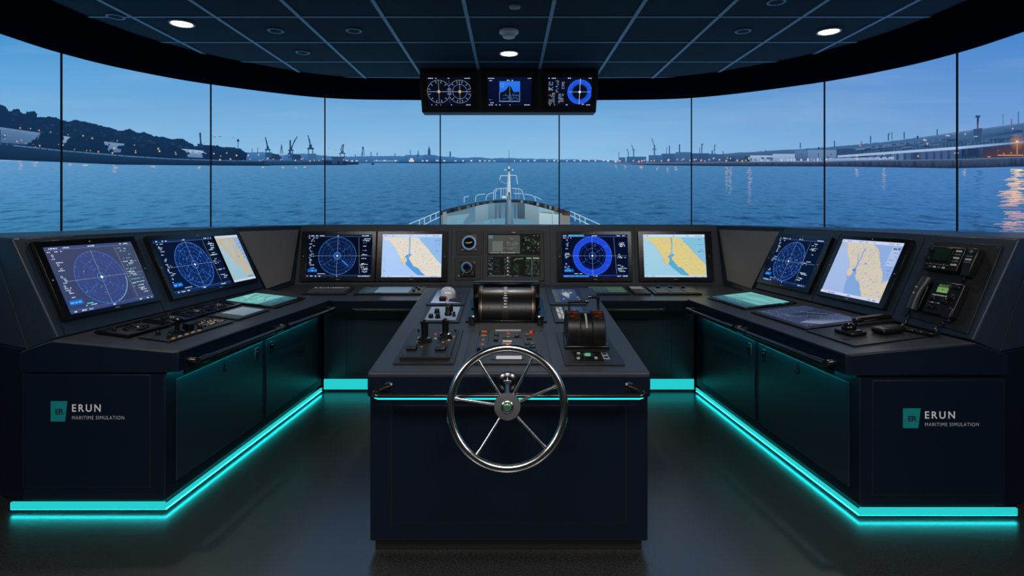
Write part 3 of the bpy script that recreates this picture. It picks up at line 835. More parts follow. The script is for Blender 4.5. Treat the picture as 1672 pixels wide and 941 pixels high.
def radar(p, x0, x1, H, cx, cy, r, rr, ring=(70, 130, 225), dim=(34, 74, 150), txt=(190, 215, 245), fill=None, rings=5, panel=0.74, heavy=1.0, marks=60, bars=True, warm=False):
    """a radar picture drawn in the part x0..x1 of a display of height H"""
    W = x1 - x0
    ringc, dimc, tx = c(*ring), c(*dim), c(*txt)
    if fill:
        p.ring(cx, cy, r * .84, r * .30, c(*fill), n=72)
        for k in range(5): p.ring(cx, cy, r * (.72 + .06 * k), r * .012, c(50, 110, 250), n=72)
        for k in range(48):
            a = k * 2 * math.pi / 48
            p.line(cx + r * .70 * math.cos(a), cy + r * .70 * math.sin(a), cx + r * .98 * math.cos(a), cy + r * .98 * math.sin(a), r * .008, (*c(20, 46, 170)[:3], .8), k > 0)
    else:
        p.disc(cx, cy, r, (*dimc[:3], 0.22), (*dimc[:3], 0.30), 48)
        for k in range(10):       # faint sweep echoes
            a = rr.uniform(0, 360)
            p.ring(cx, cy, r * rr.uniform(.4, .95), r * .02, (*dimc[:3], .6), a, a + rr.uniform(15, 60))
    for k in range(1, rings):
        p.ring(cx, cy, r * k / rings, r * .010 * heavy, mixc(dimc, ringc, .15 if k % 2 else .5))
    p.ring(cx, cy, r, r * .014 * heavy, ringc, n=80)
    for k in range(36):
        a = R(k * 10); l = .05 if k % 3 else .09
        p.line(cx + r * math.cos(a), cy + r * math.sin(a), cx + r * (1 - l) * math.cos(a), cy + r * (1 - l) * math.sin(a), r * .014, ringc, k > 0)
    # cross hair
    p.line(x0 + W * .08, cy, x0 + W * .985, cy, r * .011, (*tx[:3], .4))
    p.line(cx, cy - r * 1.04, cx, cy + r * 1.04, r * .011, (*tx[:3], .5))
    for a in (128, -42, 38, 215):
        p.line(cx + r * .3 * math.cos(R(a)), cy + r * .3 * math.sin(R(a)), cx + r * .9 * math.cos(R(a)), cy + r * .9 * math.sin(R(a)), r * .012, (*ringc[:3], .7))
    for k in range(marks):
        a = rr.uniform(0, 2 * math.pi); q = r * math.sqrt(rr.uniform(.05, .95)); s_ = r * rr.uniform(.01, .035)
        x, y = cx + q * math.cos(a), cy + q * math.sin(a)
        p.line(x, y, x + s_ * 2 * rr.uniform(-1, 1), y + s_ * 2 * rr.uniform(-1, 1), r * .02, (*mixc(ringc, tx, rr.random() * .5)[:3], .8))
    p.disc(cx, cy, r * .05, c(245, 248, 235), None, 10)
    p.ring(cx, cy, r * .16, r * .02, ringc, n=32)
    if bars:
        h = H * .016
        p.rect(x0, H * .955, x1, H, (*dimc[:3], .35)); p.rect(x0, 0, x1, H * .045, (*dimc[:3], .35)); p.line(x0, H * .953, x1, H * .953, H * .003, (*tx[:3], .4)); p.line(x0, H * .047, x1, H * .047, H * .003, (*tx[:3], .3))
        for a, b in ((.02, .16), (.19, .26), (.46, .54), (.84, .985)): p.dashes(x0 + W * a, x0 + W * b, H * .966, h * 1.3, tx, rr)
        for a, b in ((.02, .17), (.2, .24), (.47, .53), (.80, .985)): p.dashes(x0 + W * a, x0 + W * b, H * .014, h * 1.3, tx, rr)
        p.dashes(x0 + W * .02, x0 + W * .17, H * .915, h, tx, rr)
    # marks down the left side
    y = H * .87
    while y > H * .20:
        k = rr.random()
        xx = x0 + W * rr.uniform(.03, .07)
        if k < .6: p.dashes(xx, xx + W * rr.uniform(.03, .08), y, H * .016, (*tx[:3], .85), rr)
        elif k < .8: p.ring(xx + W * .02, y, H * .014, H * .006, tx, n=12)
        y -= H * rr.uniform(.022, .042)
    p.rect(x0 + W * .03, H * .12, x0 + W * .17, H * .19, (*c(30, 110, 210)[:3], .8)); p.dashes(x0 + W * .04, x0 + W * .16, H * .14, H * .03, c(90, 180, 250), rr)
    p.dashes(x0 + W * .18, x0 + W * .3, H * .075, H * .014, tx, rr)
    # side panel
    px = x0 + W * panel
    p.line(px, H * .93, px + W * .03, H * .08, r * .01, (*tx[:3], .5))
    for k in range(24):
        y = H * rr.choice((.89, .66, .62, .3, .27, .24, .85, .8, .76, .72, .52, .48, .44, .2, .16, .12)) + rr.uniform(-.01, .01) * H
        xx = px + W * rr.uniform(.03, .12)
        col = tx if not warm else c(120, 190, 170)
        p.dashes(xx, min(x1 - W * .015, xx + W * rr.uniform(.04, .1)), y, H * .017, (*col[:3], .85), rr)

def jag(P, rr, amp=.012, n=5):
    out = []
    for (x0, y0), (x1, y1) in zip(P, P[1:] + P[:1]):
        edge = max(y0, y1) > .925 and abs(y0 - y1) < .02 or min(x0, x1) > .985 or max(x0, x1) < .002 or max(y0, y1) < .05
        out.append((x0, y0))
        if edge: continue
        for k in range(1, n):
            t = k / n
            out.append((x0 + (x1 - x0) * t + rr.uniform(-amp, amp), y0 + (y1 - y0) * t + rr.uniform(-amp, amp)))
    return out
LAND_A = [(.02, .93), (.07, .85), (.10, .88), (.15, .80), (.18, .74), (.23, .66), (.26, .58), (.29, .50), (.315, .43), (.34, .36), (.37, .31), (.385, .31), (.395, .34), (.42, .37), (.41, .43), (.435, .47), (.455, .52), (.46, .60), (.47, .72), (.475, .93)]
LAND_B = [(.475, .93), (.56, .93), (.60, .90), (.66, .82), (.72, .74), (.79, .63), (.80, .58), (.86, .51), (.90, .43), (.97, .33), (.99, .30), (.99, .03), (.73, .03), (.70, .08), (.66, .12), (.64, .17), (.60, .22), (.54, .25), (.51, .31), (.48, .37), (.455, .42), (.46, .47), (.50, .53), (.475, .60)]
def chart(p, x0, W, H, land, water, deep, rr, bar=(200, 214, 245), fleck=(110, 165, 225)):
    m = lambda P: [(x0 + x * W, y * H) for x, y in P]
    p.add(m([(.62, .93), (1, .93), (1, .30), (.97, .33), (.90, .43), (.86, .51), (.80, .58), (.79, .63), (.72, .74), (.66, .82)]), mixc(c(*water), c(*deep), .45))
    p.add(m([(.40, .50), (.47, .50), (.50, .38), (.56, .27), (.64, .19), (.74, .03), (.60, .05), (.47, .20), (.40, .30)]), c(*deep))
    LA, LB = jag(LAND_A, rr, .007, 4), jag(LAND_B, rr, .007, 4)
    p.add(m(LA), c(*land)); p.add(m(LB), c(*land))
    p.add(m([(.445, .93), (.475, .93), (.47, .72), (.462, .55), (.445, .55), (.452, .72)]), (*c(*deep)[:3], .8))
    p.add(m([(.38, .48), (.46, .55), (.50, .52), (.44, .46), (.40, .44)]), c(*deep))
    for P in (LA[12:72], LB[8:38], LB[40:76]): p.path(m(P), H * .004, mixc(c(*land), c(190, 150, 70), .6))
    for k in range(150):   # towns and lakes
        x, y = rr.uniform(.22, .96), rr.uniform(.08, .9)
        if not ((.20 + (.9 - y) * .22 < x < .44 and y > .45) or (x > .5 + max(0, .4 - y) * .55 and x < .62 + (.93 - y) * .55)): continue
        a = rr.uniform(.3, 1.2); l = H * rr.uniform(.01, .035)
        p.line(x0 + x * W, y * H, x0 + x * W + l * math.cos(a), y * H + l * math.sin(a), H * .012, (*c(*fleck)[:3], .75))
    for k in range(18):
        x, y = rr.uniform(.30, .40), rr.uniform(.30, .46)
        p.disc(x0 + x * W, y * H, H * .012, c(214, 180, 110), None, 6)
    for k in range(8): p.dashes(x0 + W * .03, x0 + W * .06, H * rr.uniform(.1, .5), H * .012, (*c(90, 130, 200)[:3], .7), rr, .5)
    for k in range(7): p.dashes(x0 + W * rr.uniform(.87, .92), x0 + W * .975, H * rr.uniform(.45, .9), H * .014, (*c(70, 100, 170)[:3], .8), rr, .6)
    p.path(m([(.30, .12), (.33, .17), (.44, .19), (.50, .12)]), H * .004, (*c(*deep)[:3], .8))
    p.path(m([(.24, .40), (.33, .28), (.42, .2)]), H * .005, (*c(200, 180, 140)[:3], .6))
    p.rect(x0, H * .945, x0 + W, H, c(*bar)); p.rect(x0, 0, x0 + W, H * .035, c(*bar))
    for a, b in ((.01, .12), (.16, .22), (.46, .52), (.7, .74), (.84, .98)): p.dashes(x0 + W * a, x0 + W * b, H * .96, H * .018, c(90, 120, 190), rr, .6)
    for a, b in ((.02, .06), (.1, .18), (.5, .54), (.8, .97)): p.dashes(x0 + W * a, x0 + W * b, H * .01, H * .015, c(90, 110, 180), rr, .6)

def monitor(name, label, cat, T, w, h, s, pic, group=None, d=0.03, sunk=0.004, seed=1):
    """w x h casing standing on a surface; s = (x0, y0, x1, y1) of the lit screen inside it; pic(p, W, H, rr) draws"""
    t = thing(name, label, cat, T, group)
    x0, y0, x1, y1 = s
    m = MB()
    O = [(0, 0), (w, 0), (w, h), (0, h)]; I = [(x0, y0), (x1, y0), (x1, y1), (x0, y1)]
    m.loft([[V((x, y, z)) for x, y in P] for P, z in ((O, 0.0008), (O, d), (I, d), (I, d - sunk))])
    m.build('casing', 'gloss', t, bevel=0.002)
    p = Pic(); rr = random.Random(seed)
    pic(p, x1 - x0, y1 - y0, rr)
    p.build('screen', t, lambda x, y, z: V((x0 + x, y0 + y, d - sunk + 0.0006 + z)))
    k = MB()
    bt = y0 if y0 > 0.02 else 0.02
    for i in range(3): k.box(x0 + (x1 - x0) * .5 - .018 + i * .013, x0 + (x1 - x0) * .5 - .009 + i * .013, bt * .45, bt * .45 + .005, d, d + .0006)
    for cx_, cy_ in ((w * .5, (h + y1) / 2), ((w + x1) / 2, h * .5), (x0 / 2, h * .5)): k.box(cx_ - .005, cx_ + .005, cy_ - .0035, cy_ + .0035, d, d + .0006)
    k.build('bezel_marks', 'greyp', t)
    return t
# ================================================================== SIDE CONSOLES (WINGS)
class LWing: pass
def two_tone(o, m='end'):
    """upright edges of a worktop carry the cabinet paint"""
    o.data.materials.append(MT[m])
    for p in o.data.polygons:
        if abs(p.normal.z) < .5: p.material_index = 1
def wing(sg, yn, words):
    """sg = -1 port, +1 starboard; yn = where its near end stands"""
    X = lambda x: sg * abs(x)
    side = words
    W = LWing()
    dy = yn - 3.06
    xa = 2.50 if sg < 0 else 2.52
    nA, nT = V((X(xa), yn + .04, .945)), V((X(xa + .268), yn + .055, 1.50))
    fA, fT = V((X(2.24), 5.1, .945)), V((X(2.51), 5.1, 1.50))
    nA.z = fA.z = .945
    # the instrument housing: sloping face, flat top, end cheek
    nTm, nT2, nB2, nBm = V((X(2.93), yn + .10, 1.505)), V((X(3.46), yn + .42, 1.505)), V((X(3.46), yn + .42, .878)), V((X(2.67), yn + .045, .878))
    fTm, fT2, fB2, fBm = V((X(2.67), 5.1, 1.505)), V((X(3.0), 5.1, 1.505)), V((X(3.0), 5.1, .878)), V((X(2.41), 5.1, .878))
    m = MB()
    n = [m.bm.verts.new(q) for q in (nA, nT, nTm, nT2, nB2, nBm)]
    f = [m.bm.verts.new(q) for q in (fA, fT, fTm, fT2, fB2, fBm)]
    for i in range(6):
        j = (i + 1) % 6
        m.bm.faces.new((n[i], n[j], f[j], f[i]))
    m.bm.faces.new((n[0], n[1], n[2], n[5])); m.bm.faces.new((n[2], n[3], n[4], n[5])); m.bm.faces.new(f)
    hs = m.build('instrument_housing', 'housing', bevel=0.011, seg=3)
    tag(hs, f'sloping dark instrument housing along the {side} console, holding its two large monitors', 'console housing', 'instrument housings')
    # frames on it
    if sg < 0:
        W.face = Frame((-2.50, 3.1, .945), (-2.24, 5.1, .945), (-2.77, 3.1, 1.50))
        W.desk = Frame((-1.80, 3.05, .885), (-1.55, 4.87, .885), (-2.50, 3.1, .945))
        W.front = Frame((-1.88, 3.06, 0), (-1.70, 5.1, 0), (-1.88, 3.06, 1))
    else:
        W.face = Frame((2.24, 5.1, .945), (2.52, 3.04, .945), (2.51, 5.1, 1.50))
        W.desk = Frame((1.55, 4.87, .885), (1.80, 3.0, .885), (2.24, 5.1, .945))
        W.front = Frame((1.70, 5.1, 0), (1.88, yn, 0), (1.70, 5.1, 1))
    W.face.lift(.0025); W.desk.lift(.0035)
    L = (5.1 - yn) * 1.008
    j = MB()
    for u in ((.045, .80) if sg < 0 else (.770, 1.525)):
        j.box(u - .0016, u + .0016, .0, .585, -.002, .0008)
    j.box(0.02, L - .06, .612, .6135, -.002, .0008)
    j.bm.transform(W.face.T)
    j.build('panel_joint', 'joint', hs)
    e = MB()     # joint on the end cheek
    for k in (.0,):
        a, b = nTm.lerp(nT2, .42) + V((0, -.001, 0)), nBm.lerp(nB2, .42) + V((0, -.001, 0))
        e.tube([a, b], .0022, 6)
        e.tube([nTm + V((0, -.002, 0)), nBm + V((0, -.002, 0))], .0018, 6)
    e.build('cheek_joint', 'joint', hs)
    # low cabinet behind, under the housing
    lo = MB()
    P = [V((X(2.672), yn + .05, 0)), V((X(3.46), yn + .42, 0)), V((X(3.0), 5.09, 0)), V((X(2.41), 5.09, 0))]
    lo.loft([[q + V((0, 0, z)) for q in P] for z in (0.002, .875)])
    lo.build('rear_cabinet', 'end', hs, bevel=.006)
    # front cabinet with doors
    cab = thing('console_cabinet', f'{side} console base cabinet with two doors, small latches and a cyan light strip', 'cabinet', M.Translation((X(2.2), yn, 0)), 'console base cabinets')
    iv = M.Translation((-X(2.2), -yn, 0))
    b = MB()
    P = [V((X(1.88), yn, 0)), V((X(2.665), yn, 0)), V((X(2.405), 5.085, 0)), V((X(1.705), 5.085, 0))]
    b.loft([[q + V((0, 0, z)) for q in P] for z in (.066, .768)])
    b.build('carcass', 'end', cab, bevel=.008, T=iv)
    pl = MB()
    Q = [V((X(1.91), yn + .03, 0)), V((X(2.64), yn + .03, 0)), V((X(2.405), 5.08, 0)), V((X(1.735), 5.08, 0))]
    pl.loft([[q + V((0, 0, z)) for q in Q] for z in (.0, .067)])
    pl.build('plinth', 'joint', cab, T=iv)
    d1, d2 = (.085, 1.00), (1.055, 1.93)
    if sg > 0: d1, d2 = (L - 1.02, L - .085), (L - 1.95, L - 1.075)
    for k, (u0, u1) in enumerate((d1, d2)):
        dr = MB().box(u0, u1, .135, .705, -.004, .004).build('door', 'door', cab, bevel=.003, T=iv @ W.front.T)
        gp = MB()
        for q in ((u0 - .004, u0, .131, .709), (u1, u1 + .004, .131, .709), (u0, u1, .131, .135), (u0, u1, .705, .709)):
            gp.box(q[0], q[1], q[2], q[3], -.002, .0008)
        gp.build('door_gap', 'joint', dr, T=iv @ W.front.T)
        near_far = (u1 - .075 if k == 0 else u0 + .075) if sg < 0 else (u0 + .075 if k == 0 else u1 - .075)
        lk = MB().box(near_far - .027, near_far + .027, .585, .675, .003, .0075).box(near_far - .012, near_far + .012, .605, .655, .006, .012)
        lk.build('latch', 'dsteel', dr, bevel=.003, T=iv @ W.front.T)
        if k == 0:
            um = (u0 + u1) / 2
            kk = MB().box(um - .008, um + .008, .625, .70, .003, .010).box(um - .013, um + .013, .62, .645, .003, .014)
            kk.build('keyhole_plate', 'joint', dr, bevel=.003, T=iv @ W.front.T)
    # end panel with the maker's mark
    fx = (lambda x: x)
    x0, x1 = (-2.658, -1.964) if sg < 0 else (1.952, 2.655)
    z0, z1 = (.142, .755) if sg < 0 else (.129, .742)
    TE = M.Translation((0, yn, 0)) @ M.Rotation(R(90), 4, 'X')      # local x, y=height, z=towards the viewer
    ep = MB().box(x0, x1, z0, z1, -.003, .0035).build('end_panel', 'end', cab, bevel=.0025, T=iv @ TE)
    gp = MB()
    for q in ((x0 - .004, x0, z0 - .004, z1 + .004), (x1, x1 + .004, z0 - .004, z1 + .004), (x0, x1, z0 - .004, z0), (x0, x1, z1, z1 + .004)):
        gp.box(*q, -.002, .0009)
    gp.build('panel_gap', 'joint', ep, T=iv @ TE)
    TT = iv @ TE @ M.Translation((0, 0, .0035))
    if sg < 0: lx, lw, lz0, lz1, tx, w1, w2 = -2.504, .091, .500, .611, -2.387, .156, .284
    else: lx, lw, lz0, lz1, tx, w1, w2 = 2.111, .095, .487, .593, 2.229, .160, .288
    lg = MB()
    lg.loft([[V((lx, lz0, z)), V((lx + lw * .86, lz0, z)), V((lx + lw, lz1, z)), V((lx, lz1, z))] for z in (.0003, .0012)])
    o = lg.build('logo_plate', 'teal', ep, T=TT, smooth=False); o['label'] = 'teal slanted square mark'
    hgt = lz1 - lz0
    text('logo_letters', 'ER', lx + lw * .29, lx + lw * .79, lz0 + hgt * .35, lz0 + hgt * .62, 'darkp', ep, TT @ M.Translation((0, 0, .0008)), .9, .02)
    text('lettering', 'ERUN', tx, tx + w1, lz0 + hgt * .48, lz0 + hgt * .845, 'white', ep, TT, 1.35, .012)
    text('lettering', 'MARITIME SIMULATION', tx, tx + w2, lz0 + hgt * .10, lz0 + hgt * .275, 'greyp', ep, TT, 1.2, .0)
    # light strip round the foot
    ls = MB()
    pth = [V((X(2.715), yn, 0)), V((X(1.88), yn, 0)), V((X(1.705), 5.06, 0))]
    n1 = V((0, -1, 0)); dn = (pth[2] - pth[1]).normalized(); n2 = V((-sg * abs(dn.y), abs(dn.x), 0)) if False else V((-X(1) * abs(dn.y), -abs(dn.x), 0))
    def strip(p0, p1, n0, n1_, za, zb, wd):
        ls.loft([[p + nn * .002 + V((0, 0, za)), p + nn * wd + V((0, 0, za)), p + nn * wd + V((0, 0, zb)), p + nn * .002 + V((0, 0, zb))] for p, nn in ((p0, n0), (p1, n1_))])
    mid = (n1 + n2).normalized() * 1.25
    strip(pth[0], pth[1], n1, mid, .024, .062, .016)
    strip(pth[1], pth[2], mid, n2, .036, .051, .016)
    sp_ = ls.build('glow_strip', 'led', cab, T=iv)
    tp = MB()
    for p0, p1, q0, q1 in ((pth[0], pth[1], n1, mid), (pth[1], pth[2], mid, n2)):
        tp.loft([[p + q * .004 + V((0, 0, .0225)), p + q * .0140 + V((0, 0, .0225)), p + q * .0140 + V((0, 0, .0238)), p + q * .004 + V((0, 0, .0238))] for p, q in ((p0, q0), (p1, q1))])
    tp.build('hidden_led', 'floorglow', sp_, T=iv)  # hidden emitter added under the strip to brighten the floor
    ul_ = MB().box(.06, L - .12, .742, .7695, .062, .075).build('light_channel', 'black', cab, T=iv @ W.front.T)
    MB().box(.07, L - .13, .7440, .7680, .0600, .0615).build('hidden_led', 'wash', ul_, T=iv @ W.front.T)
    rails = bpy.data.objects.new('rails', None)
    # grab rails just under the worktop edge
    LD_ = (4.87 - yn) * 1.009
    segs = ((.06, .93), (1.0, 1.74)) if sg < 0 else ((LD_ - .93, LD_ - .06), (LD_ - 1.74, LD_ - 1.0))
    D = W.desk
    for k, (u0, u1) in enumerate(segs):
        zo = -.065
        pts = [D.p(u0 + .01, .02, zo), D.p(u0 + .005, -.045, zo), D.p(u0 + .02, -.068, zo), D.p(u0 + .05, -.072, zo)]
        pts += [D.p(u0 + (u1 - u0) * t, -.072, zo) for t in (.15, .4, .6, .85)]
        pts += [D.p(u1 - .05, -.072, zo), D.p(u1 - .02, -.068, zo), D.p(u1 - .005, -.045, zo), D.p(u1 - .01, .02, zo)]
        gr = MB().tube(pts, .0165, 12).build('grab_rail', 'rail', rails)
        for u in (u0 + .045, u1 - .045):
            MB().tube([D.p(u - .045, -.072, zo), D.p(u + .045, -.072, zo)], .021, 12).build('rail_collar', 'rail', gr)
    # worktop
    t = MB()
    A = [V((X(1.80), yn - .01, .885)), V((X(1.83), yn - .02, .886)), V((X(2.49), yn - .02, .944)), V((X(2.67), yn - .02, .882)),
         V((X(2.62), yn + .03, .87)), V((X(2.50), yn + .037, .9435)), V((X(2.243), 5.095, .9435)), V((X(1.552), 4.872, .884))]
    top = [t.bm.verts.new(q) for q in A]
    bot = [t.bm.verts.new(V((q.x, q.y, .771))) for q in A]
    for i in range(8):
        j2 = (i + 1) % 8
        t.bm.faces.new((top[i], top[j2], bot[j2], bot[i]))
    t.bm.faces.new([top[i] for i in (0, 1, 2, 5, 6, 7)]); t.bm.faces.new([top[i] for i in (2, 3, 4, 5)])
    t.bm.faces.new(bot)
    wt = t.build('console_worktop', 'top', bevel=.009, seg=3)
    for r_ in list(rails.children): r_.parent = wt
    bpy.data.objects.remove(rails)
    two_tone(wt)
    tag(wt, f'dark sloping worktop of the {side} console, set with flat screens and controls', 'worktop', 'console worktops')
    return W
LWG = wing(-1, 3.06, 'left')
RWG = wing(1, 3.0, 'right')

# ================================================================== FORWARD CONSOLE
FP = Frame((-2.19, 5.6, .914), (2.19, 5.6, .914), (-2.19, 5.70, 1.51)).lift(.0025)
FD = Frame((-2.19, 4.88, .87), (2.19, 4.88, .87), (-2.19, 5.6, .914)).lift(.003)
m = MB()
m.loft([[V((x, 5.6, .90)), V((x * .985, 5.699, 1.506)), V((x * .985, 6.05, 1.506)), V((x, 6.05, .90))] for x in (-2.17, 2.17)])
fh = m.build('instrument_housing', 'housing', bevel=.003, seg=2)
tag(fh, 'upright dark instrument housing across the middle, under the bow picture', 'console housing', 'instrument housings')
for u in (.855, 1.61, 2.608, 3.465):
    MB().box(u - .0017, u + .0017, .005, .59, -.002, .0008).build('panel_joint', 'joint', fh, T=FP.T)
MB().box(-2.16, 2.16, 5.62, 6.04, 0.002, .897).build('rear_cabinet', 'navy', fh)
cab = thing('console_cabinet', 'middle base cabinet behind the steering stand with dark doors and cyan kick light', 'cabinet', M.Translation((0, 5.1, 0)), 'console base cabinets')
iv = M.Translation((0, -5.1, 0))
MB().box(-1.69, 1.69, 5.10, 5.60, .118, .76).build('carcass', 'navy', cab, bevel=.006, T=iv)
MB().box(-1.69, 1.69, 5.125, 5.58, 0, .118).build('plinth', 'joint', cab, T=iv)
TF = M.Translation((0, 5.10, 0)) @ M.Rotation(R(90), 4, 'X')
for x0, x1 in ((-1.48, -.76), (-.74, 0), (.02, .74), (.76, 1.48)):
    dr = MB().box(x0, x1, .16, .66, -.004, .004).build('door', 'navy', cab, bevel=.003, T=iv @ TF)
    g = MB()
    for q in ((x0 - .005, x0, .155, .665), (x1, x1 + .005, .155, .665), (x0, x1, .155, .16), (x0, x1, .66, .665)): g.box(*q, -.002, .0008)
    g.build('door_gap', 'joint', dr, T=iv @ TF)
MB().box(-1.69, 1.69, .022, .112, -.024, -.004).build('glow_strip', 'led', cab, T=iv @ TF)  # made taller than the strip to include its glow on the kick plate
rails = []
for x0, x1 in ((-1.36, -.45), (.45, 1.36)):
    z = .80
    pts = [V((x0, 4.89, z)), V((x0, 4.84, z)), V((x0 + .02, 4.82, z)), V((x0 + .05, 4.815, z)), V((0.5 * (x0 + x1), 4.815, z)), V((x1 - .05, 4.815, z)), V((x1 - .02, 4.82, z)), V((x1, 4.84, z)), V((x1, 4.89, z))]
    rails.append(MB().tube(pts, .012, 10).build('grab_rail', 'rail'))
t = MB()
A = [V((-1.548, 4.88, .87)), V((1.548, 4.88, .87)), V((2.238, 5.104, .8835)), V((2.185, 5.596, .9135)), V((-2.185, 5.596, .9135)), V((-2.238, 5.104, .8835))]
top = [t.bm.verts.new(q) for q in A]; bot = [t.bm.verts.new(V((q.x, q.y, .772))) for q in A]
for i in range(6):
    k = (i + 1) % 6
    t.bm.faces.new((top[i], top[k], bot[k], bot[i]))
t.bm.faces.new((top[0], top[1], top[3], top[4])); t.bm.faces.new((top[1], top[2], top[3])); t.bm.faces.new((top[0], top[4], top[5]))
t.bm.faces.new(bot)
fw = t.build('console_worktop', 'top', bevel=.006)
two_tone(fw)
for r_ in rails: r_.parent = fw
tag(fw, 'narrow middle worktop joining the side consoles, set with key pads', 'worktop', 'console worktops')
# corner fillers
for sg, w in ((-1, 'left'), (1, 'right')):
    X = lambda x: sg * x
    q = [V((X(2.246), 5.112, .890)), V((X(2.150), 5.592, .917)), V((X(2.118), 5.691, 1.506)), V((X(2.514), 5.112, 1.500))]
    back = [p + V((X(.30), .05, 0)) for p in q]
    if sg > 0: pass
    cf = MB().loft([q, back]).build('corner_panel', 'housing')
    tag(cf, f'plain grey corner panel joining the {w} console to the middle console', 'corner panel', 'corner filler panels')
    ctr = sum(q, V()) / 4
    nr = (q[1] - q[0]).cross(q[3] - q[0]).normalized()
    if nr.dot(V((0, 0, 1.5)) - ctr) < 0: nr = -nr
    ins = [q[0].lerp(q[2], .07) , q[1].lerp(q[3], .07), q[2].lerp(q[0], .07), q[3].lerp(q[1], .07)]
    MB().loft([[p + nr * .0005 for p in ins], [p + nr * .006 for p in ins]]).build('inset_panel', 'filler', cf, bevel=.002)

# ================================================================== MONITORS
RG, CG = 'radar monitors on the consoles', 'chart monitors on the consoles'
def pic_lw1(p, W, H, rr):
    ground(p, W, H, c(52, 66, 108), c(64, 72, 104))
    p.rect(W * .75, H * .03, W, H * .95, (*c(66, 78, 108)[:3], .55))
    radar(p, 0, W, H, W * .47, H * .47, H * .42, rr, ring=(74, 122, 220), dim=(56, 82, 160), txt=(205, 220, 240), rings=6, panel=.76, marks=34)
    for k in range(12): p.dashes(W * rr.uniform(.78, .82), W * rr.uniform(.86, .97), H * (.9 - k * .06), H * .014, (*c(130, 205, 190)[:3], .85), rr, .6)
    p.add([(W * .47 - H * .03, H * .47), (W * .47, H * .44), (W * .47 + H * .03, H * .47), (W * .47, H * .50)], c(225, 240, 200))
    p.ring(W * .47, H * .47, H * .42, H * .006, c(170, 220, 220), -75, -5)
    p.dashes(W * .2, W * .27, H * .1, H * .02, c(90, 230, 200), rr, 1)
F = LWG.face
monitor('radar_monitor', 'largest radar monitor, pale violet picture, at the near end of the left console', 'monitor', F.at(.055, .083), .725, .492, (.045, .028, .68, .452), pic_lw1, RG, seed=3)
def pic_lw2(p, W, H, rr):
    ground(p, W, H, c(8, 26, 60), c(8, 22, 48))
    w = W * .655
    radar(p, 0, w, H, w * .50, H * .48, H * .445, rr, ring=(70, 140, 250), dim=(22, 66, 150), txt=(200, 225, 250), rings=5, panel=.80, heavy=1.2, marks=110)
    x0 = W * .69
    p.rect(W * .655, 0, x0, H, c(3, 5, 10))
    p.rect(x0, 0, W, H, c(150, 190, 206), top=c(168, 196, 210))
    w2 = W - x0
    m = lambda P: [(x0 + x * w2, y * H) for x, y in P]
    p.add(m([(.76, .945), (1, .945), (1, .05), (.957, .11), (.895, .39), (.87, .605), (.745, .75)]), c(146, 178, 216))
    p.add(m([(0, .945), (.76, .945), (.745, .75), (.87, .605), (.895, .39), (.957, .11), (.74, .09), (.62, .205), (.56, .35), (.47, .495), (.52, .62), (.59, .725), (.59, .81), (.48, .71), (.44, .533), (.52, .41), (.496, .315), (.38, .435), (.29, .58), (.149, .743), (0, .886)]), c(190, 182, 158))
    p.add(m([(.28, .90), (.54, .88), (.46, .72), (.40, .66), (.30, .76)]), (*c(176, 188, 190)[:3], .8))
    p.path(m([(0, .886), (.149, .743), (.29, .58), (.38, .435), (.496, .315)]), H * .008, c(200, 176, 126))
    p.path(m([(.745, .75), (.87, .605), (.895, .39), (.957, .11)]), H * .008, c(200, 176, 126))
    p.disc(x0 + w2 * .66, H * .52, H * .022, c(110, 160, 210), None, 8)
    for k in range(26): p.line(x0 + w2 * rr.uniform(.5, .9), H * rr.uniform(.3, .8), x0 + w2 * rr.uniform(.5, .9), H * rr.uniform(.3, .8), H * .004, (*c(110, 160, 200)[:3], .35))
    p.rect(x0, H * .95, W, H, c(205, 210, 225)); p.rect(x0, 0, W, H * .04, c(205, 212, 226))
    for k in range(6): p.dashes(x0 + w2 * .86, x0 + w2 * .97, H * (.88 - k * .08), H * .018, c(90, 110, 160), rr, .7)
    p.dashes(x0 + w2 * .7, x0 + w2 * .95, H * .06, H * .03, c(70, 130, 190), rr, 1)
monitor('radar_monitor', 'wide monitor on the left console with a radar picture and a chart beside it', 'monitor', F.at(.888, .068), 1.06, .50, (.034, .034, 1.035, .463), pic_lw2, RG, seed=5)
def pic_m1(p, W, H, rr):
    ground(p, W, H, c(4, 14, 38), c(4, 12, 30))
    radar(p, 0, W, H, W * .47, H * .50, H * .44, rr, ring=(80, 130, 200), dim=(18, 50, 110), txt=(205, 225, 250), rings=5, panel=.79, marks=18)
    for k in range(6): p.ring(W * .47, H * .5, H * (.12 + .055 * k), H * .006, c(36, 90, 180), -70 + 4 * k, -22 + 3 * k)
    a = R(-42); q = H * .5
    p.line(W * .47 + .16 * H * math.cos(a), q + .16 * H * math.sin(a), W * .47 + .34 * H * math.cos(a), q + .34 * H * math.sin(a), H * .025, c(50, 130, 240))
    p.disc(W * .47, q, H * .10, (*c(40, 110, 220)[:3], .0), (*c(40, 110, 220)[:3], .45), 24)
G_ = FP
monitor('radar_monitor', 'dark navy radar monitor at the left end of the middle console', 'monitor', G_.at(.097, .03), .752, .505, (.06, .043, .715, .47), pic_m1, RG, seed=7)
def pic_m2(p, W, H, rr):
    ground(p, W, H, c(168, 202, 246), c(178, 206, 246))
    chart(p, 0, W, H, (226, 217, 202), (176, 206, 246), (84, 156, 222), rr)
monitor('chart_monitor', 'bright chart monitor with cream land, left of the round gauges', 'monitor', G_.at(.862, .03), .712, .505, (.052, .043, .652, .474), pic_m2, CG, seed=9)
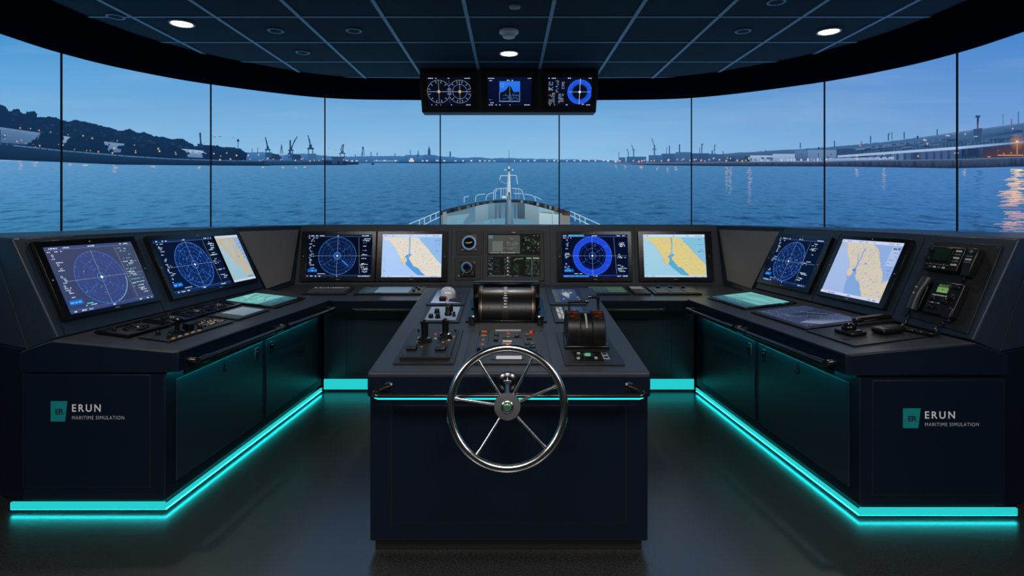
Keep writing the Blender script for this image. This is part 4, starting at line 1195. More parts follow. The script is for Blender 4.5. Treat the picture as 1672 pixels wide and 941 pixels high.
def pic_m3(p, W, H, rr):
    ground(p, W, H, c(5, 16, 52), c(5, 14, 40))
    radar(p, 0, W, H, W * .46, H * .50, H * .455, rr, ring=(60, 120, 250), dim=(16, 48, 150), txt=(205, 225, 250), fill=(22, 56, 205), rings=5, panel=.79, marks=30)
    p.rect(W * .1, H * .955, W * .34, H, (*c(60, 170, 240)[:3], .8)); p.rect(W * .03, H * .0, W * .4, H * .045, (*c(50, 130, 230)[:3], .8))
monitor('radar_monitor', 'radar monitor with a solid bright blue ring, right of the grey panel', 'monitor', G_.at(2.674, .03), .752, .505, (.05, .043, .712, .47), pic_m3, RG, seed=11)
def pic_m4(p, W, H, rr):
    ground(p, W, H, c(156, 204, 226), c(166, 208, 228))
    chart(p, 0, W, H, (220, 202, 136), (158, 206, 228), (84, 168, 206), rr, bar=(196, 220, 240), fleck=(130, 170, 170))
monitor('chart_monitor', 'bright chart monitor with yellow land at the right end of the middle console', 'monitor', G_.at(3.494, .03), .744, .505, (.05, .043, .672, .472), pic_m4, CG, seed=13)
F = RWG.face
def pic_r1(p, W, H, rr):
    ground(p, W, H, c(7, 24, 56), c(8, 22, 46))
    radar(p, 0, W, H, W * .43, H * .48, H * .43, rr, ring=(80, 140, 240), dim=(22, 62, 140), txt=(205, 225, 250), rings=5, panel=.72, heavy=1.2, marks=110)
monitor('radar_monitor', 'dark blue radar monitor on the right console beside the corner panel', 'monitor', F.at(.037, .056), .700, .485, (.054, .036, .645, .455), pic_r1, RG, seed=15)
LAND_R = [(.10, .945), (.15, .82), (.217, .70), (.27, .62), (.297, .57), (.32, .495), (.305, .44), (.313, .40), (.335, .36), (.37, .345), (.394, .38), (.405, .44), (.43, .50), (.455, .46), (.47, .41), (.48, .35), (.51, .30), (.53, .32), (.56, .33), (.58, .27), (.62, .20), (.667, .12), (.70, .045), (1, .045), (1, .38), (.97, .36), (.91, .30), (.90, .39), (.855, .51), (.79, .59), (.76, .66), (.72, .72), (.69, .82), (.62, .90), (.556, .945)]
def pic_r2(p, W, H, rr):
    ground(p, W, H, c(160, 184, 228), c(168, 190, 232))
    m = lambda P: [(x * W, y * H) for x, y in P]
    p.add(m([(.556, .945), (1, .945), (1, .38), (.9, .35), (.79, .59), (.69, .82)]), c(140, 172, 222))
    p.add(m([(.33, .37), (.40, .46), (.43, .52), (.52, .30), (.60, .25), (.71, .045), (.40, .045), (.36, .2)]), c(128, 166, 222))
    LR = jag(LAND_R, rr, .008, 4)
    p.add(m(LR), c(210, 200, 182))
    p.path(m(LR[:-1]), H * .004, c(200, 180, 138))
    for k in range(320):
        x, y = rr.uniform(.24, .98), rr.uniform(.08, .9)
        if x < .16 + (.93 - y) * .42 or (y < .46 and x < .74 - y * .55) or x > .60 + (.9 - y) * .45: continue
        l = H * rr.uniform(.012, .045); a = rr.uniform(.5, 1.0)
        p.line(x * W, y * H, x * W + l * math.cos(a), y * H + l * math.sin(a), H * .009, (*c(128, 160, 206)[:3], .65))
    p.path(m([(.425, .49), (.435, .56), (.43, .63), (.45, .70), (.44, .78), (.46, .86)]), H * .022, c(116, 154, 214))
    p.path(m([(.43, .60), (.40, .68), (.37, .76)]), H * .012, c(128, 162, 214))
    p.disc(W * .42, H * .47, H * .04, c(84, 132, 214), None, 9, ry=H * .028); p.disc(W * .56, H * .60, H * .022, c(84, 136, 216), None, 9, ry=H * .014)
    p.path(m([(.37, .33), (.36, .26), (.33, .20)]), H * .010, c(205, 196, 180))
    p.rect(0, H * .95, W, H, c(206, 212, 238)); p.rect(0, 0, W, H * .045, c(206, 212, 238))
    for a, b in ((.02, .2), (.3, .45), (.55, .57), (.75, .95)): p.dashes(W * a, W * b, H * .965, H * .016, c(100, 120, 180), rr, .7)
    for a, b in ((.02, .1), (.14, .3), (.48, .54), (.82, .97)): p.dashes(W * a, W * b, H * .012, H * .018, c(80, 110, 200), rr, .7)
    p.rect(W * .86, H * .6, W * .985, H * .92, (*c(182, 198, 232)[:3], .7)); p.dashes(W * .88, W * .98, H * .88, H * .035, c(60, 80, 110), rr, 1)
    for k in range(7): p.dashes(W * .88, W * .97, H * (.82 - k * .06), H * .014, c(100, 120, 170), rr, .6)
    p.disc(W * .06, H * .87, H * .03, c(190, 184, 176), None, 10, ry=H * .045)
monitor('chart_monitor', 'large pale chart monitor on the right console beside the radio panel', 'monitor', F.at(.815, .06), .655, .50, (.045, .032, .606, .470), pic_r2, CG, seed=17)
# ================================================================== GAUGES AND GREY PANEL IN THE MIDDLE
def plate(name, parent, u0, u1, v0, v1, h, mat='plate', bevel=.002, z0=.0006, T=None):
    return MB().box(u0, u1, v0, v1, z0, h).build(name, mat, parent, bevel=bevel, T=T)
def knob(name, parent, x, y, z, r, h, mat='black', T=None):
    prof = [(r, z), (r, z + h * .25), (r * .82, z + h * .35), (r * .78, z + h * .93), (r * .7, z + h)]
    o = MB().lathe(prof, 18, M.Translation((x, y, 0)))
    o.box(x - .0012, x + .0012, y, y + r * .7, z + h, z + h + .0006)
    return o.build(name, mat, parent, T=T)
def lcd(name, parent, x0, y0, x1, y1, z, draw, seed=1, T=None):
    p = Pic(); rr = random.Random(seed)
    draw(p, x1 - x0, y1 - y0, rr)
    f = lambda x, y, q: V((x0 + x, y0 + y, z + .0008 + q))
    return p.build(name, parent, f if T is None else (lambda x, y, q: T @ f(x, y, q)))

t = thing('round_gauge', 'square plate with a blue ringed round gauge showing yellow marks, upper of two', 'gauge', FP.at(1.66, .300), 'round gauges beside the grey panel')
plate('face_plate', t, 0, .256, 0, .240, .008)
plate('dial_box', t, .048, .206, .030, .205, .020, 'gloss', z0=.006)
m = MB().lathe([(.073, .018), (.073, .030), (.064, .030), (.062, .022)], 40, M.Translation((.127, .118, 0)))
m.build('bezel_ring', 'dsteel', t)
def gd(p, W, H, rr):
    p.disc(W / 2, H / 2, W * .5, c(6, 12, 16), None, 40)
    p.ring(W / 2, H / 2, W * .475, W * .045, c(80, 150, 215), n=60)
    p.ring(W / 2, H / 2, W * .42, W * .012, c(40, 80, 120), n=60)
    for k in range(9): p.dashes(W * (.22 + .06 * k), W * (.27 + .06 * k), H * (.48 + rr.uniform(-.02, .05)), H * rr.uniform(.03, .07), c(214, 190, 90), rr, 1)
    p.dashes(W * .4, W * .6, H * .4, H * .03, c(160, 150, 80), rr)
lcd('dial', t, .064, .055, .190, .181, .0225, gd, 3)
k = MB().lathe([(.008, .019), (.008, .024), (.005, .026)], 12, M.Translation((.060, .045, 0))); k.build('button', 'greyp', t)
k = MB().lathe([(.008, .019), (.008, .024), (.005, .026)], 12, M.Translation((.196, .050, 0))); k.build('button', 'greyp', t)
plate('indicator', t, .118, .138, .212, .226, .012, 'gloss', z0=.007)

t = thing('round_gauge', 'square plate with a small blue ringed gauge and black knobs, lower of two', 'gauge', FP.at(1.648, .043), 'round gauges beside the grey panel')
plate('face_plate', t, 0, .256, 0, .226, .008)
plate('dial_box', t, .055, .205, .030, .190, .016, 'gloss', z0=.006)
MB().lathe([(.057, .014), (.057, .026), (.049, .026), (.047, .018)], 36, M.Translation((.116, .130, 0))).build('bezel_ring', 'dsteel', t)
def gd2(p, W, H, rr):
    p.disc(W / 2, H / 2, W * .5, c(5, 10, 14), None, 36)
    p.ring(W / 2, H / 2, W * .46, W * .06, c(70, 130, 180), 10, 250, n=60)
    for k in range(12): 
        a = k * math.pi / 6
        p.line(W / 2 + W * .3 * math.cos(a), H / 2 + W * .3 * math.sin(a), W / 2 + W * .38 * math.cos(a), H / 2 + W * .38 * math.sin(a), W * .02, c(110, 130, 150))
lcd('dial', t, .069, .083, .163, .177, .0185, gd2, 4)
for x, y, r in ((.078, .055, .021), (.118, .048, .013), (.178, .060, .023)): knob('knob', t, x, y, .015, r, .024)
for x, y in ((.040, .045), (.196, .175)): MB().lathe([(.008, .008), (.008, .018), (.005, .020)], 12, M.Translation((x, y, 0))).build('button', 'greyp', t)

t = thing('status_panel', 'grey framed status panel with dim readouts behind the lever drum', 'status panel', FP.at(1.930, .037))
m = MB(); w, h, d = .612, .503, .022
O = [(0, 0), (w, 0), (w, h), (0, h)]; I = [(.045, .040), (w - .040, .040), (w - .040, h - .035), (.045, h - .035)]
m.loft([[V((x, y, z)) for x, y in P] for P, z in ((O, .0008), (O, d), (I, d - .002), (I, d - .012))])
m.build('frame', 'plate', t, bevel=.003)
plate('centre_rail', t, .045, w - .04, .238, .262, .017, 'plate', z0=.009)
def sd(p, W, H, rr):
    ground(p, W, H, c(24, 26, 26), c(26, 28, 28))
    g1 = c(108, 116, 110)
    p.rect(W * .01, H * .55, W * .62, H * .985, c(72, 78, 76)); p.rect(W * .09, H * .60, W * .29, H * .84, c(98, 104, 100)); p.rect(W * .29, H * .57, W * .46, H * .90, c(70, 74, 70))
    p.rect(W * .01, H * .90, W * .10, H * .985, c(96, 112, 124)); p.dashes(W * .01, W * .6, H * .555, H * .02, c(150, 156, 150), rr, .7)
    for k in range(8): p.dashes(W * .03, W * .07, H * (.62 + .035 * k), H * .018, c(50, 90, 60), rr)
    for k in range(26): p.dashes(W * rr.uniform(.3, .58), W * rr.uniform(.34, .6), H * rr.uniform(.6, .95), H * .014, (*c(150, 160, 156)[:3], .5), rr)
    p.disc(W * .70, H * .86, W * .03, c(6, 7, 8), None, 18)
    for k in range(46):
        x, y = W * rr.uniform(.66, .99), H * rr.uniform(.57, .97)
        p.dashes(x, x + W * .03, y, H * .02, rr.choice((c(68, 104, 64), c(104, 124, 88), c(116, 122, 80), c(50, 78, 56))), rr, .8)
    for x0, x1, cc in ((.01, .10, (120, 160, 190)), (.13, .24, (60, 84, 72)), (.32, .44, (100, 110, 110)), (.73, .83, (84, 118, 84)), (.86, .99, (88, 116, 100))):
        for k in range(17):
            p.dashes(W * x0, W * x1, H * (.02 + .027 * k), H * .015, (*mixc(c(*cc), c(20, 24, 24), rr.random())[:3], .9), rr, .65)
    p.rect(W * .74, H * .42, W * .83, H * .45, c(140, 156, 120)); p.rect(W * .87, H * .42, W * .99, H * .45, c(146, 158, 122)); p.line(W * .845, H * .02, W * .845, H * .46, W * .008, c(110, 116, 124))
    for k, cc in enumerate(((220, 230, 230), (200, 220, 220), (120, 150, 150), (230, 200, 120), (220, 220, 200), (190, 200, 190))): p.disc(W * .385, H * (.45 - .08 * k), W * .012, c(*cc), None, 8)
    for k in range(20): p.line(W * rr.uniform(.46, .62), H * rr.uniform(.08, .32), W * rr.uniform(.5, .64), H * rr.uniform(.06, .3), W * .004, (*c(60, 100, 62)[:3], .4))
    p.path([(W * .5, H * .38), (W * .55, H * .42), (W * .6, H * .42), (W * .68, H * .43)], H * .012, c(130, 150, 110))
    p.dashes(W * .02, W * .64, H * .01, H * .022, c(96, 100, 100), rr, .8)
lcd('screen', t, .046, .041, w - .041, h - .036, .0105, sd, 8)
plate('hood_latch', t, w / 2 - .02, w / 2 + .02, h - .024, h - .010, .027, 'gloss', z0=.02)
t = thing('panel_bracket', 'small steel bracket between the grey status panel and the lever drum', 'bracket', FP.at(2.205, .003))
MB().box(0, .066, 0, .026, .0006, .014).build('body', 'black', t, bevel=.002)
MB().lathe([(.008, .014), (.008, .02), (.005, .022)], 12, M.Translation((.033, .013, 0))).build('bolt', 'steel', t)

# ================================================================== MIDDLE WORKTOP GEAR
def keyed(name, label, cat, T, w, d, group, seed, screen=None, keys=(4, 10), kmat='key', h=.014):
    t = thing(name, label, cat, T, group)
    plate('body', t, 0, w, 0, d, h, 'plate', .003)
    return t
t = keyed('key_pad', 'small key pad on the middle worktop below the dark navy radar monitor', 'key pad', FD.at(.30, .22), .40, .30, 'key pads on the middle worktop', 1)
for i in range(9):
    for jn in range(4):
        plate('key', t, .03 + i * .038, .03 + i * .038 + .030, .03 + jn * .05, .03 + jn * .05 + .036, .019, 'key', .002, z0=.0135)
def strip_pic(p, W, H, rr):
    p.rect(0, 0, W, H, c(40, 44, 48), base=True)
    for k in range(14): p.rect(W * k / 14, H * .2, W * (k + .6) / 14, H * rr.uniform(.5, .9), c(*rr.choice(((190, 170, 130), (120, 130, 140), (170, 180, 190)))))
lcd('readout', t, .03, .235, .37, .28, .0145, strip_pic, 2)
t = keyed('key_pad', 'flat pad with a long pale painted reflection below the cream-land chart monitor', 'key pad', FD.at(.775, .215), .62, .33, 'key pads on the middle worktop', 1)
def pad_sheen(p, W, H, rr):  # pale emission imitates screens reflected in the pad's face
    ground(p, W, H, c(84, 104, 122), c(74, 94, 112))
    p.rect(0, 0, W * .30, H, c(42, 60, 72)); p.rect(W * .32, H * .04, W, H * .96, c(112, 134, 154), top=c(98, 120, 140))
    for k in range(30): p.dashes(W * rr.uniform(0, .25), W * .28, H * rr.random() * .9, H * .04, (*c(90, 120, 130)[:3], .6), rr, .5)
lcd('screen', t, .03, .03, .49, .30, .0145, pad_sheen, 3)
plate('knob_strip', t, .51, .60, .02, .31, .018, 'key', z0=.0135)
for k in range(4): knob('knob', t, .535 + .035 * (k % 2), .08 + .075 * k, .018, .016, .016)
t = keyed('key_pad', 'flat pad with a dim green painted reflection below the blue-ringed radar monitor', 'key pad', FD.at(2.935, .215), .37, .34, 'key pads on the middle worktop', 1)
def pad_sheen2(p, W, H, rr):  # green emission imitates reflections in this pad's face
    ground(p, W, H, c(42, 62, 70), c(56, 80, 74))
    for k in range(8): p.line(W * k / 8, 0, W * (k + .3) / 8, H, W * .008, (*c(70, 104, 100)[:3], .6))
    p.rect(W * .5, H * .1, W * .96, H * .9, (*c(76, 104, 84)[:3], .6))
lcd('screen', t, .02, .03, .35, .31, .0145, pad_sheen2, 3)
t = keyed('key_pad', 'pale button pad right of the dim green pad', 'key pad', FD.at(3.33, .215), .16, .33, 'key pads on the middle worktop', 1)
for jn in range(5):
    plate('key', t, .02, .14, .02 + jn * .06, .065 + jn * .06, .019, 'greyp' if jn > 2 else 'key', .002, z0=.0135)
t = keyed('key_pad', 'grey key pad with small black knobs below the yellow-land chart monitor', 'key pad', FD.at(3.515, .22), .44, .31, 'key pads on the middle worktop', 1)
for i in range(3):
    for jn in range(3):
        plate('key', t, .03 + i * .135, .145 + i * .135, .02 + jn * .065, .075 + jn * .065, .019, 'key', .003, z0=.0135)
for k in range(3): knob('knob', t, .10 + .12 * k, .25, .014, .022, .018)

# ================================================================== OVERHEAD DISPLAY BOX
OB = Frame((-.875, 5.62, 2.645), (.875, 5.62, 2.645), (-.875, 5.45, 3.032))
ob = thing('overhead_display', 'black box hung from the ceiling with three small instrument displays', 'overhead display', OB.T)
iOB = OB.T.inverted()
b = MB()
prof = [(5.62, 2.645), (5.452, 3.032), (5.86, 3.032), (5.86, 2.70), (5.80, 2.645)]
b.loft([[V((x, y, z)) for y, z in prof] for x in (-.875, .875)])
b.build('housing', 'joint', ob, bevel=.006, T=iOB)
def od1(p, W, H, rr):
    ground(p, W, H, c(6, 12, 34), c(6, 12, 30))
    for cx, r2 in ((.265, 1), (.745, .62)):
        p.ring(W * cx, H * .50, H * .40, H * .010, c(150, 158, 170), n=60)
        if r2 < 1: p.ring(W * cx, H * .5, H * .25, H * .012, c(110, 140, 190), n=48)
        for k in range(12):
            a = k * math.pi / 6 + .26
            p.line(W * cx + H * .30 * math.cos(a), H * .5 + H * .30 * math.sin(a), W * cx + H * .38 * math.cos(a), H * .5 + H * .38 * math.sin(a), H * .014, c(170, 176, 190))
        p.line(W * cx, H * .12, W * cx, H * .88, H * .012, (*c(200, 190, 170)[:3], .6)); p.line(W * cx - H * .38, H * .5, W * cx + H * .38, H * .5, H * .014, c(150, 170, 200))
        p.disc(W * cx, H * .5, H * .05, c(205, 160, 90), None, 10, ry=H * .06)
    for a, b_, y in ((.01, .15, .95), (.2, .26, .95), (.48, .52, .95), (.86, .99, .95), (.03, .2, .02), (.24, .3, .02), (.53, .56, .02), (.88, .99, .02)): p.dashes(W * a, W * b_, H * y, H * .03, c(190, 205, 230), rr, .8)
    p.line(W * .505, H * .1, W * .505, H * .9, H * .02, c(40, 70, 130))
def od2(p, W, H, rr):
    ground(p, W, H, c(6, 14, 44), c(8, 18, 50))
    p.rect(W * .27, H * .17, W * .74, H * .86, c(30, 92, 210), top=c(46, 120, 235))
    p.add([(W * .27, H * .17), (W * .74, H * .17), (W * .74, H * .50), (W * .60, H * .48), (W * .56, H * .58), (W * .53, H * .68), (W * .48, H * .70), (W * .43, H * .58), (W * .36, H * .50), (W * .30, H * .48), (W * .27, H * .42)], c(8, 18, 34))
    p.line(W * .27, H * .16, W * .74, H * .16, H * .02, c(150, 180, 220)); p.line(W * .27, H * .16, W * .27, H * .5, H * .014, c(120, 150, 200)); p.line(W * .735, H * .16, W * .735, H * .5, H * .014, c(120, 150, 200))
    for k in range(12): p.rect(W * .495, H * (.2 + .042 * k), W * .503 + W * rr.uniform(0, .02), H * (.215 + .042 * k), c(170, 166, 110))
    for k in range(30): p.dashes(W * rr.uniform(.3, .68), W * .72, H * rr.uniform(.18, .42), H * .02, (*c(70, 120, 200)[:3], .6), rr, .25)
    p.ring(W * .33, H * .72, H * .06, H * .012, c(120, 180, 250), n=18)
    for a, b_, y in ((.01, .16, .95), (.48, .52, .95), (.88, .99, .95), (.04, .1, .87), (.04, .1, .2), (.02, .14, .1), (.02, .3, .02), (.5, .52, .02), (.84, .99, .02), (.44, .58, .88)): p.dashes(W * a, W * b_, H * y, H * .03, c(190, 205, 230), rr, .8)
def od3(p, W, H, rr):
    ground(p, W, H, c(6, 12, 36), c(6, 14, 40))
    p.ring(W * .735, H * .49, H * .355, H * .13, c(28, 84, 225), n=64)
    p.ring(W * .735, H * .49, H * .42, H * .012, c(60, 130, 250), n=64); p.ring(W * .735, H * .49, H * .27, H * .01, c(60, 120, 240), n=64)
    p.line(W * .735, H * .05, W * .735, H * .95, H * .015, c(190, 205, 230)); p.line(W * .48, H * .49, W * .98, H * .49, H * .012, c(150, 180, 220))
    p.disc(W * .735, H * .49, H * .045, c(235, 240, 250), None, 8)
    for x0, x1, y0, y1 in ((.02, .12, .55, .85), (.18, .25, .48, .92), (.32, .38, .6, .9), (.03, .17, .08, .48), (.25, .37, .1, .45)):
        for k in range(7): p.dashes(W * x0, W * x1, H * (y0 + (y1 - y0) * k / 7), H * .03, c(*rr.choice(((160, 166, 180), (90, 140, 190), (150, 140, 116)))), rr, .7)
    for a, b_, y in ((.01, .18, .95), (.45, .52, .95), (.88, .99, .95), (.02, .2, .02), (.43, .5, .02), (.8, .85, .04), (.9, .99, .02)): p.dashes(W * a, W * b_, H * y, H * .03, c(190, 205, 230), rr, .8)
for x0, dr, sd_ in ((.067, od1, 1), (.665, od2, 2), (1.258, od3, 3)):
    w, h = .432, .283
    m = MB()
    O = [(x0 - .055, .025), (x0 + w + .055, .025), (x0 + w + .055, .405), (x0 - .055, .405)]
    I = [(x0, .066), (x0 + w, .066), (x0 + w, .349), (x0, .349)]
    m.loft([[V((x, y, z)) for x, y in P] for P, z in ((O, .0005), (O, .008), (I, .008), (I, .003))])
    fr_ = m.build('display_frame', 'gloss', ob, bevel=.0015)
    lcd('screen', fr_, x0, .066, x0 + w, .349, .003, dr, sd_)

# ================================================================== LEFT CONSOLE DESK GEAR
D = LWG.desk
def pod(T, w, d, label, seed, kn):
    rr = random.Random(seed)
    t = thing('instrument_pod', label, 'instrument', T, 'dark instrument pods on the left console')
    m = MB()
    O = [(0, 0), (w, 0), (w, d), (0, d)]; s_ = .022; I = [(s_, s_), (w - s_, s_), (w - s_, d - s_), (s_, d - s_)]
    m.loft([[V((x, y, z)) for x, y in P] for P, z in ((O, .0008), (O, .016), (I, .016), (I, .004))])
    m.build('bezel', 'gloss', t, bevel=.003)
    MB().box(s_ + .001, w - s_ - .001, s_ + .001, d - s_ - .001, .003, .0055).build('face', 'joint', t)
    MB().lathe([(d * .28, .005), (d * .28, .018), (d * .235, .018), (d * .225, .008)], 30, M.Translation((w * .5, d * .5, 0))).build('ring', 'dsteel', t)
    MB().lathe([(d * .22, .005), (d * .21, .011)], 30, M.Translation((w * .5, d * .5, 0))).build('dial', 'gloss', t)
    for k in range(kn):
        knob('knob', t, s_ + .02 + rr.random() * (w - .1), s_ + .016 + (d - 2 * s_ - .03) * rr.random(), .005, .013, .022)
    for k in range(3):
        MB().box(s_ + .02 + k * .035, s_ + .038 + k * .035, s_ + .006, s_ + .014, .005, .008).build('lamp', 'amber' if k == 1 else 'key', t)
    return t
pod(D.at(.10, .40), .34, .22, 'dark recessed instrument nearest the end of the left console, with black knobs', 1, 4)
pod(D.at(.46, .41), .235, .215, 'dark recessed instrument second from the near end of the left console', 2, 1)
pod(D.at(.715, .415), .20, .21, 'dark recessed instrument second from the pale tablet of the left console', 3, 0)
pod(D.at(.935, .42), .26, .21, 'dark recessed instrument next to the aqua tablet on the left console', 4, 1)
t = thing('joystick_panel', 'control plate with a stubby black joystick at the front of the left console', 'joystick', D.at(.12, .155))
plate('plate', t, 0, .60, 0, .205, .007)
MB().lathe([(.045, .006), (.045, .02), (.03, .028), (.02, .03)], 24, M.Translation((.17, .09, 0))).build('collar', 'black', t)
st = MB().tube([(.17, .09, .025), (.168, .088, .06), (.165, .085, .085)], [.014, .012, .017], 14)
st.lathe([(.012, .078), (.03, .084), (.032, .094), (.02, .102)], 18, M.Translation((.165, .085, 0)))
st.build('stick', 'gloss', t)
MB().box(.235, .285, .06, .11, .006, .05).build('switch_block', 'black', t, bevel=.006)
for x, y in ((.06, .05), (.09, .15), (.32, .05)): knob('knob', t, x, y, .007, .016, .024)
def jp(p, W, H, rr):
    p.rect(0, 0, W, H, c(26, 26, 26), base=True)
    for k in range(40): p.dashes(W * rr.random() * .9, W * rr.uniform(.9, 1), H * rr.random() * .9, H * .05, c(*rr.choice(((170, 130, 90), (150, 150, 150), (90, 90, 90), (200, 190, 170)))), rr, .25)
lcd('legend', t, .37, .05, .58, .17, .0075, jp, 3)
for k in range(5): MB().box(.04 + .055 * k, .062 + .055 * k, .012, .024, .006, .012).build('push_button', 'greyp' if k % 2 else 'amber', t)
t = thing('desk_display', 'small pale display set flat between the joystick plate and the aqua tablet', 'display', D.at(.765, .16), 'flat displays on the side worktops')
plate('bezel', t, 0, .39, 0, .235, .008)
def dd(p, W, H, rr):
    ground(p, W, H, c(112, 130, 146), c(132, 148, 160))
    for k in range(26): p.line(W * rr.random(), H * rr.random(), W * rr.random(), H * rr.random(), W * .004, (*c(70, 84, 96)[:3], .3))
    p.rect(0, 0, W * .2, H, c(58, 72, 84))
lcd('screen', t, .04, .03, .36, .205, .0085, dd, 5)
def aqua(p, W, H, rr):  # lit picture imitates teal reflections on the tablet glass
    ground(p, W, H, c(104, 176, 176), c(112, 182, 180))
    p.rect(0, 0, W, H * .30, c(44, 84, 104), top=c(70, 116, 130))
    for k in range(26):
        y = H * rr.uniform(.3, .95); x = W * rr.random() * .7
        p.add([(x, y), (x + W * rr.uniform(.15, .5), y + H * .05), (x + W * .3, y + H * rr.uniform(.05, .1)), (x + W * .05, y + H * .06)], (*c(*rr.choice(((66, 120, 116), (150, 214, 206), (84, 146, 142))))[:3], .55))
    p.path([(W * .1, H * .55), (W * .4, H * .8), (W * .8, H * .9)], W * .006, c(180, 230, 220)); p.path([(W * .3, H * .35), (W * .6, H * .5), (W, H * .52)], W * .012, c(46, 96, 104))
    for k in range(30): p.dashes(W * rr.random(), W * rr.random(), H * rr.uniform(.02, .25), H * .02, (*c(110, 150, 170)[:3], .6), rr, .4)
t = thing('desk_display', 'tablet with painted aqua reflections lying on the left worktop next to the corner panel', 'display', D.at(1.24, .165), 'flat displays on the side worktops')
plate('bezel', t, 0, .46, 0, .48, .010, 'gloss', .003)
lcd('screen', t, .03, .055, .43, .44, .0105, aqua, 6)

# ================================================================== RIGHT CONSOLE DESK GEAR
D = RWG.desk
t = thing('desk_display', 'tablet with painted aqua reflections lying on the right worktop next to the corner panel', 'display', D.at(.05, .155), 'flat displays on the side worktops')
plate('bezel', t, 0, .60, 0, .435, .010, 'gloss', .003)
lcd('screen', t, .03, .03, .56, .40, .0105, aqua, 16)
t = thing('desk_display', 'slate blue tablet with pale specks in the middle of the right worktop', 'display', D.at(.75, .14), 'flat displays on the side worktops')
plate('bezel', t, 0, .62, 0, .455, .010, 'plate', .003)
def slate(p, W, H, rr):  # emissive colours imitate what this tablet's glass reflects
    ground(p, W, H, c(58, 70, 100), c(52, 66, 96))
    p.add([(W * .62, H * .98), (W * .98, H * .98), (W * .98, H * .3), (W * .8, H * .1), (W * .7, H * .4)], [c(70, 84, 116), c(80, 92, 124), c(124, 136, 160), c(130, 140, 164), c(54, 66, 92)])
    p.add([(W * .25, H * .95), (W * .6, H * .95), (W * .66, H * .4), (W * .4, H * .3)], (*c(34, 42, 62)[:3], .6))
    for k in range(40): p.disc(W * rr.random(), H * rr.random(), W * .006, c(170, 184, 204), None, 6)
    for a in ((.3, .6, .62, .88), (.45, .2, .62, .7)): p.line(W * a[0], H * a[1], W * a[2], H * a[3], W * .005, c(170, 176, 180))
    for k in range(24): p.dashes(W * rr.random() * .4, W * rr.uniform(.4, .5), H * rr.uniform(.05, .3), H * .015, (*c(110, 124, 150)[:3], .5), rr, .4)
lcd('screen', t, .03, .03, .585, .425, .0105, slate, 7)
t = thing('control_plate', 'dark plate with small legend marks under the trackball on the right worktop', 'control plate', D.at(1.40, .125))
plate('plate', t, 0, .405, 0, .50, .006)
MB().box(.25, .29, .045, .052, .005, .008).box(.285, .292, .045, .07, .005, .008).build('tab', 'black', t)
for x, y in ((.05, .22), (.065, .24)): MB().lathe([(.008, .005), (.008, .012), (.004, .014)], 10, M.Translation((x, y, 0))).build('button', 'amber', t)
t = thing('trackball', 'black trackball unit with a domed ball on the right worktop', 'trackball', D.at(1.505, .235, .0062))
plate('base', t, 0, .15, 0, .10, .022, 'black', .006, z0=.0006)
MB().lathe([(.040, .02), (.040, .035), (.036, .046), (.026, .056), (.012, .062), (.004, .063)], 22, M.Translation((.06, .055, 0))).build('ball', 'gloss', t)
MB().box(.11, .142, .02, .08, .02, .03).build('button', 'gloss', t, bevel=.004)
t = thing('palm_microphone', 'black hand microphone lying flat on the right worktop beside the trackball', 'microphone', D.at(1.60, .40, .0065))
MB().box(0, .10, 0, .14, .0006, .034).build('body', 'black', t, bevel=.012, seg=3)
MB().box(.02, .08, .06, .12, .033, .037).build('grille', 'plate', t, bevel=.003)
MB().box(-.012, .002, .03, .09, .006, .026).build('key', 'gloss', t, bevel=.004)
t = thing('desk_handset', 'low black handset in a cradle at the back of the right worktop', 'handset', D.at(1.455, .44, .0065) @ M.Rotation(R(90), 4, 'Z'))
MB().box(0, .26, .0, .075, .0006, .018).build('cradle', 'plate', t, bevel=.004)
hs_ = MB()
hs_.loft([[V((x, y, z)) for y, z in ((.014, z0), (.062, z0), (.058, z1), (.018, z1))] for x, z0, z1 in ((.005, .019, .042), (.05, .019, .046), (.06, .026, .046), (.20, .026, .046), (.21, .019, .046), (.255, .019, .042))])
hs_.build('handset', 'black', t, bevel=.006)

# ================================================================== RADIO PANEL ON THE RIGHT CONSOLE
F = RWG.face
t = thing('radio_mount', 'large flat black plate carrying the radio and telephone on the right console', 'mounting plate', F.at(1.59, .028))
m = MB(); m.loft([[V((0, .03, z)), V((.455, -.0, z)), V((.445, .54, z)), V((.012, .54, z))] for z in (.0007, .007)])
m.build('plate', 'plate', t, bevel=.002)
def scr4(t, pts):
    for x, y in pts: MB().lathe([(.005, .006), (.005, .009), (.003, .010)], 8, M.Translation((x, y, 0))).build('screw', 'dsteel', t)
scr4(t, ((.02, .05), (.43, .02), (.43, .52), (.025, .52)))
t = thing('marine_radio', 'black radio with a dim green screen high on the right console', 'radio', F.at(1.648, .362, .0075))
MB().box(0, .235, 0, .155, .0006, .05).build('body', 'black', t, bevel=.006)
def rg(p, W, H, rr):
    ground(p, W, H, c(10, 22, 15), c(13, 29, 18))
    for k in range(5): p.dashes(W * .06, W * .8, H * (.15 + .15 * k), H * .05, (*c(18, 44, 26)[:3], .7), rr, .5)
MB().box(.045, .170, .052, .145, .048, .054).build('bezel', 'gloss', t, bevel=.002)
lcd('screen', t, .052, .060, .163, .138, .0545, rg, 3)
for k in range(5): MB().box(.186, .222, .034 + .022 * k, .047 + .022 * k, .049, .055).build('key', 'key' if k % 2 else 'greyp', t, bevel=.002)
for k in range(7): MB().box(.020 + .023 * k, .036 + .023 * k, .028, .038, .049, .055).build('key', 'key', t, bevel=.002)
for k in range(4): MB().box(.05 + .03 * k, .068 + .03 * k, .010, .021, .049, .055).build('key', 'greyp' if k % 2 else 'key', t, bevel=.002)
for y in (.06, .125): knob('knob', t, .022, y, .05, .014, .018)
t = thing('radio_handset', 'black push-to-talk microphone clipped at the right end of the radio', 'microphone', F.at(1.892, .346, .0075))
